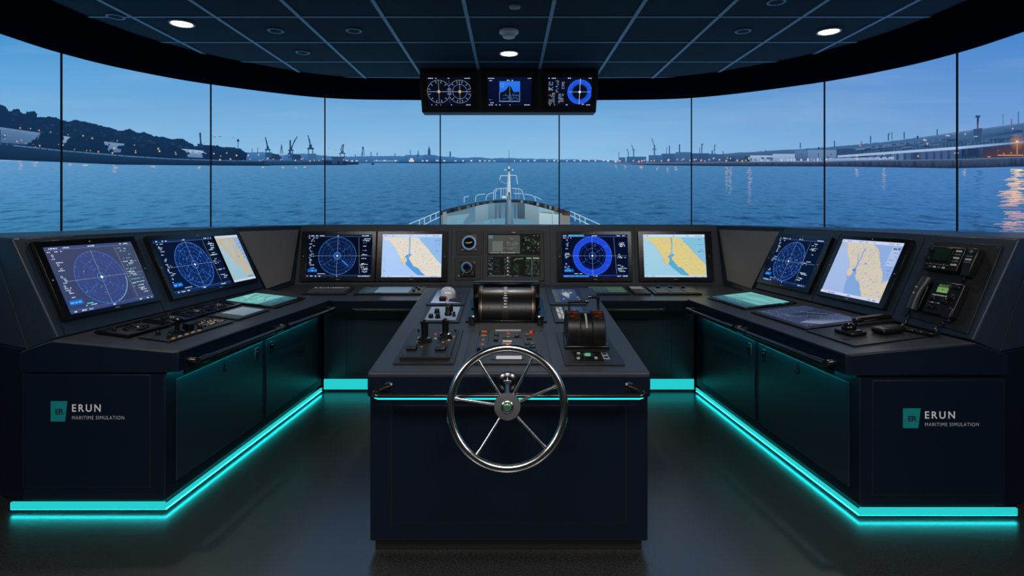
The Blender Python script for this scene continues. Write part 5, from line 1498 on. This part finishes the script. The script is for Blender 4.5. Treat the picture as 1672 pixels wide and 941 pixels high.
MB().loft([[V((x0, y, .0006)), V((x1, y, .0006)), V((x1, y, z)), V((x0, y, z))] for x0, x1, y, z in ((.012, .062, 0, .038), (.006, .068, .05, .048), (0, .072, .12, .054), (.004, .068, .175, .048))]).build('body', 'black', t, bevel=.006)
MB().lathe([(.010, .046), (.010, .0545), (.006, .056)], 14, M.Translation((.034, .150, 0))).build('call_button', 'dimgreen', t)
for k in range(3):
    MB().box(.016, .054, .075 + .018 * k, .086 + .018 * k, .044, .0535 + .001 * k).build('key', 'greyp' if k == 1 else 'key', t, bevel=.002)
MB().tube([(.036, .002, .03), (.036, -.02, .034), (.030, -.03, .020), (.034, -.040, .010), (.034, -.046, .006)], .006, 8).build('cord', 'black', t)
t = thing('telephone', 'black telephone base with a small bright green screen on the right console', 'telephone', F.at(1.762, .092, .0075))
MB().box(0, .195, 0, .205, .0006, .040).build('body', 'black', t, bevel=.006)
def tg(p, W, H, rr):
    ground(p, W, H, c(112, 150, 90), c(96, 136, 84))
    p.rect(0, H * .62, W, H, c(44, 60, 44)); p.dashes(W * .1, W * .9, H * .75, H * .1, c(120, 160, 110), rr); p.disc(W * .5, H * .35, H * .08, c(40, 60, 40), None, 8)
MB().box(.040, .122, .128, .195, .038, .043).build('bezel', 'gloss', t, bevel=.002)
lcd('screen', t, .046, .134, .116, .189, .0435, tg, 3)
for x, y, r in ((.160, .18, .016), (.155, .115, .018), (.118, .085, .020), (.040, .092, .017), (.045, .040, .018)): knob('knob', t, x, y, .039, r, .022)
for k in range(6): MB().box(.028 + .016 * k, .040 + .016 * k, .112, .120, .039, .044).build('key', 'greyp', t)
for k in range(4): MB().box(.02 + .02 * k, .034 + .02 * k, .064, .071, .039, .044).build('key', 'greyp' if k % 2 else 'key', t)
MB().box(.14, .19, -.012, .055, .008, .046).box(.145, .185, -.03, .0, .012, .036).build('cord_socket', 'black', t, bevel=.006)
t = thing('telephone_handset', 'curved black telephone handset hanging left of the green screen', 'handset', F.at(1.640, .085, .0075))
MB().box(.02, .085, .02, .205, .0006, .030).build('cradle', 'black', t, bevel=.005)
hh = []
for k in range(13):
    s_ = k / 12
    y = .005 + .215 * s_; z = .040 + .016 * math.sin(math.pi * s_); x = .055 + .018 * s_
    w_ = .028 + .004 * (abs(2 * s_ - 1) ** 2); th = .020 + .006 * (abs(2 * s_ - 1) ** 3)
    hh.append([V((x + w_ * math.cos(a) * (1 if abs(math.cos(a)) < .8 else .96), y, z + th * math.sin(a))) for a in [2 * math.pi * q / 14 for q in range(14)]])
MB().loft(hh).build('grip', 'grip', t)
MB().lathe([(.027, .016), (.027, .036), (.022, .05)], 18, M.Translation((.056, .03, 0))).build('mouth_cup', 'rail', t)
MB().lathe([(.027, .016), (.027, .036), (.022, .05)], 18, M.Translation((.072, .195, 0))).build('ear_cup', 'rail', t)
for k in range(2): MB().box(.058, .066, .10 + .04 * k, .106 + .04 * k, .074, .0825).build('lamp', 'amber', t)
MB().box(.0, .018, .015, .05, .0006, .03).build('hook', 'steel', t, bevel=.003)
# coiled cord, handset -> worktop -> telephone socket
D = RWG.desk
P0 = F.p(1.692, .078, .045)
mid = [P0, F.p(1.690, .045, .050), F.p(1.70, .0, .055), D.p(1.60, .615, .022), D.p(1.625, .575, .018), D.p(1.70, .578, .018), D.p(1.78, .59, .018), D.p(1.84, .615, .022), F.p(1.895, .012, .055), F.p(1.92, .035, .052), F.p(1.926, .055, .045)]
def smooth_path(P, n=14):
    out = []
    for i in range(len(P) - 1):
        p0, p1, p2, p3 = P[max(i - 1, 0)], P[i], P[i + 1], P[min(i + 2, len(P) - 1)]
        for k in range(n):
            q = k / n
            out.append(0.5 * ((2 * p1) + (p2 - p0) * q + (2 * p0 - 5 * p1 + 4 * p2 - p3) * q * q + (3 * p1 - p0 - 3 * p2 + p3) * q ** 3))
    out.append(P[-1]); return out
sp = smooth_path(mid, 20)
# even spacing, then wind the coil round it
ln = [0.0]
for a, b in zip(sp, sp[1:]): ln.append(ln[-1] + (b - a).length)
coil = []; turns_per_m = 105.0; n = int(ln[-1] * turns_per_m * 9); k = 0
up = None
for i in range(n + 1):
    d_ = ln[-1] * i / n
    while k < len(ln) - 2 and ln[k + 1] < d_: k += 1
    tt = (d_ - ln[k]) / max(1e-9, ln[k + 1] - ln[k]); q = sp[k].lerp(sp[k + 1], tt); tg_ = (sp[k + 1] - sp[k]).normalized()
    up = tg_.orthogonal().normalized() if up is None else (up - tg_ * up.dot(tg_)).normalized()
    a = d_ * turns_per_m * 2 * math.pi
    coil.append(q + (up * math.cos(a) + tg_.cross(up) * math.sin(a)) * .0085)
tag(MB().tube(coil, .0032, 6).build('coiled_cord', 'rail'), 'black coiled telephone cord looping over the right worktop', 'cord')
# ================================================================== STEERING STAND IN THE MIDDLE
HT = Frame((-.675, 2.676, .879), (.675, 2.676, .879), (-.675, 4.55, 1.027)).lift(.002)
hc = thing('steering_console', 'large dark steering console in the middle with a sloping control top', 'steering console', M.Translation((0, 3.6, 0)))
iv = M.Translation((0, -3.6, 0))
m = MB(); m.loft([[V((x, y, z)) for y, z in ((2.70, .054), (2.70, .79), (4.53, .93), (4.53, .054))] for x in (-.672, .672)])
m.build('body', 'end', hc, bevel=.010, seg=3, T=iv)
MB().box(-.652, .648, 2.728, 4.50, 0, .056).build('plinth', 'joint', hc, bevel=.003, T=iv)
m = MB(); m.loft([[V((x, y, z)) for y, z in ((2.676, .757), (2.676, .8785), (4.55, 1.0265), (4.55, .90), (2.71, .757))] for x in (-.678, .678)])
m.build('worktop', 'top', hc, bevel=.012, seg=4, T=iv)
m = MB(); m.box(-.676, .676, 2.671, 2.68, .765, .862); 
m.build('fascia', 'end', hc, bevel=.004, T=iv)
TF = M.Translation((0, 2.70, 0)) @ M.Rotation(R(90), 4, 'X')
fp = MB().box(-.566, .563, .146, .712, -.003, .0035).build('front_panel', 'end', hc, bevel=.002, T=iv @ TF)
g = MB()
for q in ((-.57, -.566, .142, .716), (.563, .567, .142, .716), (-.566, .563, .142, .146), (-.566, .563, .712, .716)): g.box(*q, -.002, .0008)
g.build('panel_gap', 'joint', fp, T=iv @ TF)
z = .789
pts = [V((-.565, 2.668, .80)), V((-.585, 2.63, .797)), V((-.608, 2.607, .792)), V((-.618, 2.60, z)), V((-.60, 2.597, z))]
pts = [V((-.575, 2.672, .812)), V((-.60, 2.650, .808)), V((-.622, 2.625, .800)), V((-.622, 2.605, .792)), V((-.600, 2.598, z)), V((-.55, 2.597, z)), V((0, 2.597, z)), V((.55, 2.597, z)), V((.600, 2.598, z)), V((.622, 2.605, .792)), V((.622, 2.625, .800)), V((.60, 2.650, .808)), V((.575, 2.672, .812))]
hr = MB().tube(smooth_path(pts, 5), .0155, 14).build('hand_rail', 'rail', hc, T=iv)
lt = MB().tube(smooth_path([p + V((0, -.0135, -.006)) for p in pts[3:10]], 5), .0042, 8).build('glow_strip', 'railglint', hr, T=iv)  # emissive line standing in for the cyan reflection along the rail
for x in (-.575, .575): MB().lathe([(.024, 0), (.024, .004), (.016, .012)], 18, M.Translation((x, 2.671, .812)) @ M.Rotation(R(90), 4, 'X')).build('rail_flange', 'dsteel', hr, T=iv)

# ---- wheel
R_ = .246
tl = R(17)
HUB = V((-.007, 2.415, .806))
TW = M(((1, 0, 0, HUB.x), (0, math.sin(tl), -math.cos(tl), HUB.y), (0, math.cos(tl), math.sin(tl), HUB.z), (0, 0, 0, 1)))
wh = thing('ships_helm', 'polished steel steering wheel with six spokes in front of the steering console', 'steering wheel', TW)
MB().tube([(R_ * math.cos(a), R_ * math.sin(a), .0) for a in [2 * math.pi * k / 96 for k in range(96)]], .0178, 16, closed=True).build('rim', 'steel', wh)
MB().lathe([(.040, -.045), (.055, -.040), (.058, -.030), (.058, .004), (.056, .008), (.030, .0085), (.012, .0085)], 48).build('hub', 'brushed', wh)
MB().lathe([(.026, .009), (.026, .016), (.022, .019), (.018, .019)], 32).build('hub_ring', 'steel', wh)
MB().lathe([(.0215, .012), (.019, .020), (.012, .025), (.004, .0265)], 28).build('hub_cap', paint('green_glass', (.03, .10, .05), .08, coat=1.0), wh)
for a in (123.6, 61.2, 21.3, 171.7, 236.4, 314.6):
    a = R(a); d_ = V((math.cos(a), math.sin(a), 0))
    s_ = MB().tube([d_ * .052 + V((0, 0, -.022)), d_ * .10 + V((0, 0, -.016)), d_ * (R_ - .012)], [.0068, .0062, .0062], 12)
    s_.tube([d_ * (R_ - .032) + V((0, 0, -.003)), d_ * (R_ - .009)], .0092, 12)
    s_.build('spoke', 'steel', wh)
iW = TW.inverted()
sh = MB().tube([HUB + V((0, .03, .026)), HUB + V((0, .215, .030))], .0165, 20)
sh.build('shaft', 'dsteel', wh, T=iW)
MB().lathe([(.050, .0), (.050, .005), (.044, .012), (.030, .018), (.024, .05), (.019, .054)], 36, M.Translation((HUB.x, 2.669, HUB.z + .030)) @ M.Rotation(R(90), 4, 'X')).build('mounting_boss', 'dsteel', wh, T=iW)

# ---- lever drum (engine telegraph)
t = thing('engine_telegraph', 'broad black lever drum with a lettered scale band at the back of the steering console', 'engine telegraph', HT.at(.40, .856))
plate('base_plate', t, 0, .515, 0, .62, .010, 'gloss', .003)
cy, rd = .215, .165
def drum(x0, x1, r, n=26, a0=-6, a1=186, zc=.008):
    return [[V((x, cy - r * math.cos(R(a0 + (a1 - a0) * k / n)), max(.009, zc + r * math.sin(R(a0 + (a1 - a0) * k / n))))) for k in range(n + 1)] for x in (x0, x1)]
MB().loft(drum(.095, .430, rd)).build('drum', 'black', t, bevel=.003)
for x0, x1 in ((.078, .096), (.429, .447)):
    MB().loft(drum(x0, x1, rd + .010)).build('end_disc', 'black', t, bevel=.003)
    xx = x1 - .002 if x0 < .2 else x0 - .004
    e = MB(); 
    e.loft(drum(xx, xx + .006, rd + .0125)); e.build('copper_rim', 'copper', t)
b = MB()
b.loft(drum(.232, .272, rd + .0016)); b.build('scale_band', 'plate', t)
for k in range(17):     # scale marks on the band
    a = R(26 + k * 7.2); w_ = .013 if k % 3 == 0 else .008
    p_ = lambda r, x: V((x, cy - r * math.cos(a), .008 + r * math.sin(a)))
    q = MB(); da = R(1.4)
    pp = lambda r, x, b_: V((x, cy - r * math.cos(b_), .008 + r * math.sin(b_)))
    q.loft([[pp(rd + .0014, .252 - w_, a - da), pp(rd + .0014, .252 + w_, a - da), pp(rd + .0014, .252 + w_, a + da), pp(rd + .0014, .252 - w_, a + da)],
            [pp(rd + .0024, .252 - w_, a - da), pp(rd + .0024, .252 + w_, a - da), pp(rd + .0024, .252 + w_, a + da), pp(rd + .0024, .252 - w_, a + da)]])
    q.build('scale_mark', 'white', t)
hd = MB(); hd.loft([[V((x, y, z)) for y, z in ((.40, .009), (.405, .165), (.425, .172), (.47, .172), (.48, .009))] for x in (.025, .490)])
hd.build('back_hood', 'gloss', t, bevel=.006)
MB().box(.025, .490, .402, .412, .168, .1735).build('hood_edge', 'dsteel', t)
for x in (.06, .465):
    MB().tube([(x, .40, .06), (x, .30, .10), (x, .215, .12)], .012, 10).build('side_arm', 'dsteel', t)
for x, y in ((.478, .05), (.478, .10), (.478, .30), (.478, .34), (.03, .30), (.03, .05)):
    MB().box(x - .012, x + .012, y - .014, y + .014, .009, .022).build('push_button', 'black', t, bevel=.003)
for x in (.045, .47): MB().lathe([(.020, -.001), (.020, .03), (.024, .034), (.024, .050), (.014, .054)], 20, M.Translation((x, -.045, .0018))).build('side_knob', 'dsteel', t)
for k in range(4): MB().box(.142 + .08 * k, .148 + .08 * k, cy - .163, cy - .156, .085, .089).build('lamp', 'amber', t)

# ---- twin levers
t = thing('throttle_levers', 'black twin lever drum with orange scale marks on the right of the steering console', 'throttle', HT.at(.952, .084))
plate('plate', t, 0, .298, 0, .55, .006)
m = MB(); m.loft([[V((.022 + i, .236 + j_, z)), V((.262 - i, .236 + j_, z)), V((.250 - i, .50 - j_, z)), V((.034 + i, .50 - j_, z))] for i, j_, z in ((0, 0, .0055), (0, 0, .018), (.006, .006, .024))])
m.build('pedestal', 'gloss', t, bevel=.003)
cy = .368
def dome(x0, x1, ry, rz, n=24, z0=.022):
    return [[V((x, cy - ry * math.cos(math.pi * k / n), z0 + rz * math.sin(math.pi * k / n) ** .8)) for k in range(n + 1)] for x in (x0, x1)]
for x0, x1 in ((.040, .112), (.176, .246)):
    dm = MB().loft(dome(x0, x1, .120, .160)).build('lever_drum', 'black', t, bevel=.004)
    s_ = MB()
    for k in range(9):
        a = math.pi * (.30 + .022 * k)
        q = lambda x, d_, o: V((x, cy - (.120 + o) * math.cos(a + d_), .022 + (.160 + o) * math.sin(a + d_) ** .8))
        x0_, x1_ = (x0 + .008, x1 - .008) if k == 5 else ((x0 + .012, x0 + .020 + .02 * ((k * 7) % 3)) if k % 2 else (x1 - .030 - .01 * (k % 3), x1 - .010))
        s_.loft([[q(x0_, 0, o), q(x1_, 0, o), q(x1_, .02, o), q(x0_, .02, o)] for o in (.0004, .0016)])
    s_.build('scale_marks', 'dimorange', dm)
    e = MB()
    for xx in (x0 + .004, x1 - .006): e.loft(dome(xx, xx + .002, .1212, .1612))
    e.build('drum_seam', 'joint', dm)
MB().loft(dome(.112, .176, .112, .150)).build('centre_block', 'black', t, bevel=.002)
s_ = MB()
for k in range(12):
    a = math.pi * (.17 + .022 * k)
    q = lambda x, d_, o: V((x, cy - (.112 + o) * math.cos(a + d_), .022 + (.150 + o) * math.sin(a + d_) ** .8))
    s_.loft([[q(.140, 0, o), q(.149, 0, o), q(.149, .055, o), q(.140, .055, o)] for o in (.0004, .0016)])
s_.build('scale_strip', 'wlamp', t)
for x, sgn, hz, ln_ in ((.060, 1, .224, .10), (.222, -1, .250, .046)):
    lv = MB().tube([(x, cy + .01, .176), (x, cy + .02, .205), (x, cy + .026, hz)], [.0075, .0075, .009], 10)
    x2 = x + sgn * ln_
    lv.tube([(x - sgn * .006, cy + .026, hz), (x2, cy + .026, hz + .002)], .0072 if sgn > 0 else .0092, 12)
    lv.build('lever', 'black', t)
    MB().lathe([(.004, -.012), (.011, -.008), (.0125, 0), (.011, .008), (.004, .012)], 14, M.Translation((x2, cy + .026, hz + .002)) @ M.Rotation(R(90), 4, 'Y')).build('grip_cap', 'dsteel', t)
gp_ = MB().box(.055, .200, .05, .185, .0055, .009).build('gauge_plate', 'gloss', t, bevel=.002)
MB().lathe([(.038, .0085), (.038, .016), (.030, .016), (.028, .011)], 28, M.Translation((.128, .118, 0))).build('gauge_ring', 'dsteel', gp_)
MB().lathe([(.018, .010), (.015, .016), (.006, .018)], 22, M.Translation((.128, .124, 0))).build('green_lamp', 'green', gp_)
for x, y in ((.075, .075), (.165, .08), (.085, .15)): MB().lathe([(.009, .0085), (.009, .014), (.005, .016)], 12, M.Translation((x, y, 0))).build('push_button', 'greyp', gp_)
for k in range(2):
    MB().box(.205, .235, .075 + .052 * k, .115 + .052 * k, .0055, .0085).build('legend_frame', 'greyp', t, bevel=.001); MB().box(.209, .231, .081 + .052 * k, .109 + .052 * k, .008, .0095).build('legend_key', 'black', t)

# ---- joysticks
t = thing('joystick_panel', 'sloping plate with two upright black joysticks on the left of the steering console', 'joystick', HT.at(.097, .10))
plate('plate', t, 0, .305, 0, .585, .006)
m = MB(); m.loft([[V((.025, .05, z0)), V((.278, .05, z0)), V((.280, .555, z1)), V((.030, .555, z1))] for z0, z1 in ((.0055, .0055), (.022, .010))])
m.build('raised_pad', 'plate', t, bevel=.003)
for x, y, r, h in ((.112, .325, .0195, .130), (.218, .40, .0185, .118)):
    MB().lathe([(.042, .014), (.042, .022), (.036, .026), (.034, .036), (.022, .042)], 26, M.Translation((x, y, 0))).build('collar', 'dsteel' if x > .2 else 'black', t)
    s_ = MB().lathe([(r * .9, .036), (r, .05), (r, h * .80), (r * 1.04, h * .82), (r * .98, h * .98), (r * .55, h)], 22, M.Translation((x, y, 0)))
    s_.build('stick', 'black', t)
    MB().lathe([(.008, h - .001), (.008, h + .005), (.004, h + .006)], 12, M.Translation((x, y, 0))).build('thumb_button', 'gloss', t)
for x, y in ((.065, .185), (.218, .175)): MB().box(x - .028, x + .028, y - .028, y + .028, .015, .036).build('switch_block', 'black', t, bevel=.008)
for x, y, mt in ((.075, .31, 'amber'), (.07, .385, 'wlamp'), (.155, .45, 'orange'), (.215, .30, 'orange'), (.245, .335, 'wlamp'), (.265, .40, 'amber'), (.165, .37, 'wlamp'), (.11, .22, 'amber')):
    MB().box(x - .006, x + .006, y - .006, y + .006, .013, .0205).build('lamp', mt, t, bevel=.002)
for x, y in ((.04, .075), (.262, .075), (.045, .53), (.262, .53)): MB().lathe([(.006, .010), (.006, .0225), (.003, .024)], 8, M.Translation((x, y, 0))).build('screw', 'black', t)

# ---- centre button panel
t = thing('button_panel', 'wide button panel with orange lamps behind the steering wheel', 'button panel', HT.at(.445, .095))
m = MB(); m.loft([[V((0, 0, z)), V((.445, 0, z)), V((.436, .575, z)), V((.008, .575, z))] for z in (.0007, .007)])
m.build('plate', 'plate', t, bevel=.002)
plate('lamp_column', t, .055, .115, .12, .545, .012, 'gloss', z0=.0065)
for y, w_, mt in ((.505, .032, 'orange'), (.430, .030, 'amber'), (.350, .013, 'orange'), (.270, .016, 'orange')):
    MB().box(.085 - w_ / 2, .085 + w_ / 2, y, y + .022, .0115, .016).build('lamp_button', mt, t, bevel=.002)
for k in range(2): knob('knob', t, .070 + .03 * k, .19, .012, .012, .014)
plate('middle_block', t, .135, .310, .05, .56, .010, 'plate', z0=.0065)
MB().box(.150, .300, .535, .556, .0095, .014).build('label_strip', 'greyp', t)
for k in range(2): MB().box(.145, .170, .43 - .085 * k, .49 - .085 * k, .0095, .022).build('rocker_switch', 'black', t, bevel=.004)
MB().box(.218, .234, .475, .50, .0095, .013).build('lamp', 'orange', t)
MB().box(.188, .300, .405, .44, .0095, .0125).build('readout', 'gloss', t)
MB().loft([[V((.217, .410, z)), V((.235, .410, z)), V((.226, .435, z))] for z in (.0124, .0142)]).build('warning_mark', 'amber', t)
MB().box(.262, .290, .42, .47, .0095, .019).build('rocker_switch', 'black', t, bevel=.004)
MB().box(.196, .246, .330, .352, .0095, .0125).build('label_strip', 'white', t)
fr_ = MB().box(.178, .262, .20, .322, .0095, .0125).build('lamp_frame', 'gloss', t, bevel=.002)
MB().box(.193, .243, .262, .300, .012, .017).build('lamp_button', 'orange', t, bevel=.003)
MB().box(.190, .240, .236, .250, .012, .0135).build('label_strip', 'amber', t)
MB().box(.150, .168, .24, .256, .0095, .0125).build('lamp', 'orange', t)
MB().box(.165, .295, .055, .10, .0095, .0115).build('white_plate', 'white', t)
for k, (x, y) in enumerate(((.335, .47), (.345, .40), (.330, .31), (.36, .31), (.335, .25), (.362, .25), (.33, .19), (.365, .19), (.335, .14), (.362, .135))):
    MB().box(x - .013, x + .013, y - .016, y + .016, .0065, .014).build('switch', 'gloss' if k % 3 else 'key', t, bevel=.003)
    MB().box(x - .010, x + .010, y + .019, y + .023, .0065, .0082).build('legend', 'greyp', t)
MB().lathe([(.019, .0065), (.019, .014), (.015, .014), (.015, .010)], 22, M.Translation((.362, .535, 0))).build('guard_ring', 'steel', t)
MB().box(.350, .368, .492, .510, .0065, .020).build('alarm_button', 'red', t, bevel=.004)
for x, y in ((.02, .03), (.425, .03), (.022, .55), (.42, .55)): MB().lathe([(.006, .0065), (.006, .010), (.003, .011)], 8, M.Translation((x, y, 0))).build('screw', 'black', t)

# ---- small panels at the back
t = thing('searchlight_control', 'bright panel under a clear dome at the back left of the steering console', 'control panel', HT.at(.085, 1.285))
plate('plate', t, 0, .275, 0, .53, .007)
def cp_(p, W, H, rr):
    ground(p, W, H, c(132, 146, 172), c(44, 50, 62))
    p.add([(0, 0), (W * .45, 0), (W * .4, H), (0, H)], [c(150, 164, 190), c(160, 172, 196), c(92, 102, 124), c(66, 76, 98)])
    p.add([(W * .55, H * .1), (W, 0), (W, H), (W * .6, H)], c(40, 44, 54))
    for k in range(30): p.dashes(W * rr.random(), W * rr.random(), H * rr.random(), H * .02, (*c(130, 140, 156)[:3], .4), rr, .3)
lcd('screen', t, .03, .04, .25, .48, .0075, cp_, 3)
MB().lathe([(.058, .007), (.060, .03), (.055, .055), (.040, .075), (.018, .085), (.006, .087)], 28, M.Translation((.135, .22, 0))).build('dome', paint('pale_dome', (.60, .63, .68), .12, coat=1.0), t)
MB().box(.136, .144, .118, .130, .0075, .030).build('lamp', 'red', t, bevel=.003)
MB().box(.085, .135, .08, .125, .0075, .04).build('switch_block', 'black', t, bevel=.005)
t = thing('knob_panel', 'pale lit panel crowded with black knobs behind the two joysticks', 'control panel', HT.at(.112, .845))
plate('plate', t, 0, .25, 0, .40, .007)
def kp(p, W, H, rr):
    ground(p, W, H, c(104, 118, 140), c(128, 142, 164))
    for k in range(40): p.dashes(W * rr.random(), W * rr.random(), H * rr.random(), H * .02, (*c(40, 48, 60)[:3], .6), rr, .3)
lcd('screen', t, .025, .03, .225, .37, .0075, kp, 4)
for x, y, r, h in ((.085, .20, .020, .03), (.06, .09, .018, .024), (.105, .08, .018, .03), (.165, .25, .022, .05), (.165, .15, .024, .06), (.165, .32, .016, .03), (.205, .12, .012, .03)): knob('knob', t, x, y, .0082, r, h)
for x, y in ((.165, .20), (.15, .30)): MB().box(x - .008, x + .008, y, y + .012, .0082, .05).build('lamp', 'amber', t)
t = thing('camera_display', 'tilted panel with a blue and white picture at the back right of the steering console', 'control panel', HT.at(.966, 1.295))
plate('plate', t, 0, .265, 0, .53, .007)
def cd(p, W, H, rr):
    ground(p, W, H, c(48, 66, 100), c(58, 78, 112))
    p.rect(0, 0, W * .22, H, c(70, 78, 92)); p.disc(W * .55, H * .6, W * .16, c(190, 180, 140), c(140, 150, 170), 10, ry=H * .2)
    for k in range(22):
        x, y = W * rr.uniform(.3, .95), H * rr.random() * .9
        p.add([(x, y), (x + W * rr.uniform(.05, .2), y + H * .02), (x + W * .1, y + H * rr.uniform(.06, .16))], (*c(*rr.choice(((150, 170, 205), (36, 48, 78), (100, 124, 168), (170, 168, 160))))[:3], .7))
    for k in range(12): p.dashes(W * .03, W * .2, H * k / 12, H * .03, (*c(120, 126, 136)[:3], .5), rr, .6)
lcd('screen', t, .045, .05, .225, .47, .0075, cd, 5)
t = thing('key_pad', 'panel with a block of white keys behind the twin lever drum', 'control panel', HT.at(.965, .845))
plate('plate', t, 0, .235, 0, .405, .007)
for i in range(2):
    for jn in range(7):
        MB().box(.030 + .024 * i, .050 + .024 * i, .06 + .043 * jn, .092 + .043 * jn, .0065, .012).build('key', 'white' if (i + jn) % 3 else 'greyp', t, bevel=.002)
lcd('screen', t, .09, .06, .21, .36, .0075, cd, 9)
# ================================================================== CEILING FITTINGS
def downlight(x, y, label, lit=True, power=44, group='ceiling downlights'):
    t = thing('downlight', label, 'ceiling light', M.Translation((x, y, CEIL - .0065)), group)
    MB().lathe([(.088, .004), (.088, -.004), (.080, -.008), (.072, -.004), (.070, .004)], 36).build('trim_ring', 'trim', t)
    MB().lathe([(.069, .003), (.066, -.006), (.050, -.010), (.020, -.012)], 32).build('lens', 'lamp', t)
    ld = bpy.data.lights.new('downlight_lamp', 'SPOT')
    ld.energy = power; ld.color = (1.0, .90, .78); ld.spot_size = R(110); ld.spot_blend = .6; ld.shadow_soft_size = .06
    lo = bpy.data.objects.new('downlight_lamp', ld); C.objects.link(lo); lo.parent = t; lo.location = (0, 0, -.03)
    return t
downlight(-2.41, 4.12, 'lit round ceiling downlight above the left console')
downlight(0.0, 4.90, 'lit round ceiling downlight just in front of the overhead display box', power=62)
downlight(2.46, 4.30, 'lit round ceiling downlight above the right console')
SPK = [(-2.80, 3.98, 'left of the lit downlight over the left console'), (-1.80, 4.88, 'nearest to the overhead display on its left side'), (-1.19, 4.29, 'left of the smoke detector'),
       (-1.79, 4.29, 'between the downlight over the left console and the smoke detector'), (1.80, 4.30, 'beside the lit downlight over the right console'), (1.77, 3.70, 'above the right console at the top of the photo')]
for x, y, w in SPK:
    t = thing('ceiling_speaker', f'unlit dark round ceiling fitting, {w}', 'ceiling speaker', M.Translation((x, y, CEIL - .0065)), 'unlit round ceiling fittings')
    MB().lathe([(.060, .004), (.060, -.001), (.055, -.004), (.047, -.003), (.044, .002)], 30).build('ring', 'tbar', t)
    MB().lathe([(.0435, .003), (.043, -.001)], 28).build('grille', 'ceil', t)
t = thing('smoke_detector', 'pale round smoke detector on the ceiling in front of the lit downlight', 'smoke detector', M.Translation((0, 4.30, CEIL - .0065)))
MB().lathe([(.075, .004), (.075, -.014), (.066, -.020), (.050, -.024)], 32).build('base', 'detector', t)
MB().lathe([(.050, -.022), (.052, -.036), (.046, -.048), (.028, -.052), (.010, -.053)], 32).build('head', 'detector', t)
t = thing('ceiling_sensor', 'tiny dark sensor on the ceiling above the smoke detector', 'sensor', M.Translation((.04, 3.78, CEIL - .0065)))
MB().lathe([(.040, .004), (.038, -.008), (.020, -.014), (.006, -.015)], 24).build('body', 'trim', t)

# house lights of the room behind the viewer
def house(x, y, power):
    ld = bpy.data.lights.new('house_light', 'AREA'); ld.shape = 'DISK'; ld.size = 1.3; ld.energy = power; ld.color = (1.0, .965, .94)
    o = bpy.data.objects.new('house_light', ld); C.objects.link(o); o.location = (x, y, CEIL - .02)
for x in (-2.4, 0, 2.4): house(x, .55, 70)

# ================================================================== CAMERA, WORLD, VIEW
cd_ = bpy.data.cameras.new('camera'); cam = bpy.data.objects.new('camera', cd_); C.objects.link(cam)
cam.location = CAM; cam.rotation_euler = (R(90), 0, 0)
cd_.sensor_fit = 'HORIZONTAL'; cd_.sensor_width = 36.0; cd_.lens = 36.0 * FPX / 1672.0
cd_.shift_x = (836.0 - CX) / 1672.0; cd_.shift_y = (CY - 470.5) / 1672.0
cd_.clip_start = .05; cd_.clip_end = 60
sc = bpy.context.scene
sc.camera = cam
w = bpy.data.worlds.new('world'); sc.world = w; w.use_nodes = True
w.node_tree.nodes['Background'].inputs['Color'].default_value = (0.002, 0.003, 0.004, 1)
sc.view_settings.view_transform = 'Standard'; sc.view_settings.look = 'None'
sc.view_settings.exposure = 0.0; sc.view_settings.gamma = 1.0; sc.view_settings.use_curve_mapping = False
sc.cycles.max_bounces = 6; sc.cycles.diffuse_bounces = 3; sc.cycles.glossy_bounces = 3; sc.cycles.transparent_max_bounces = 24
sc.cycles.sample_clamp_indirect = 4.0
bpy.context.view_layer.update()
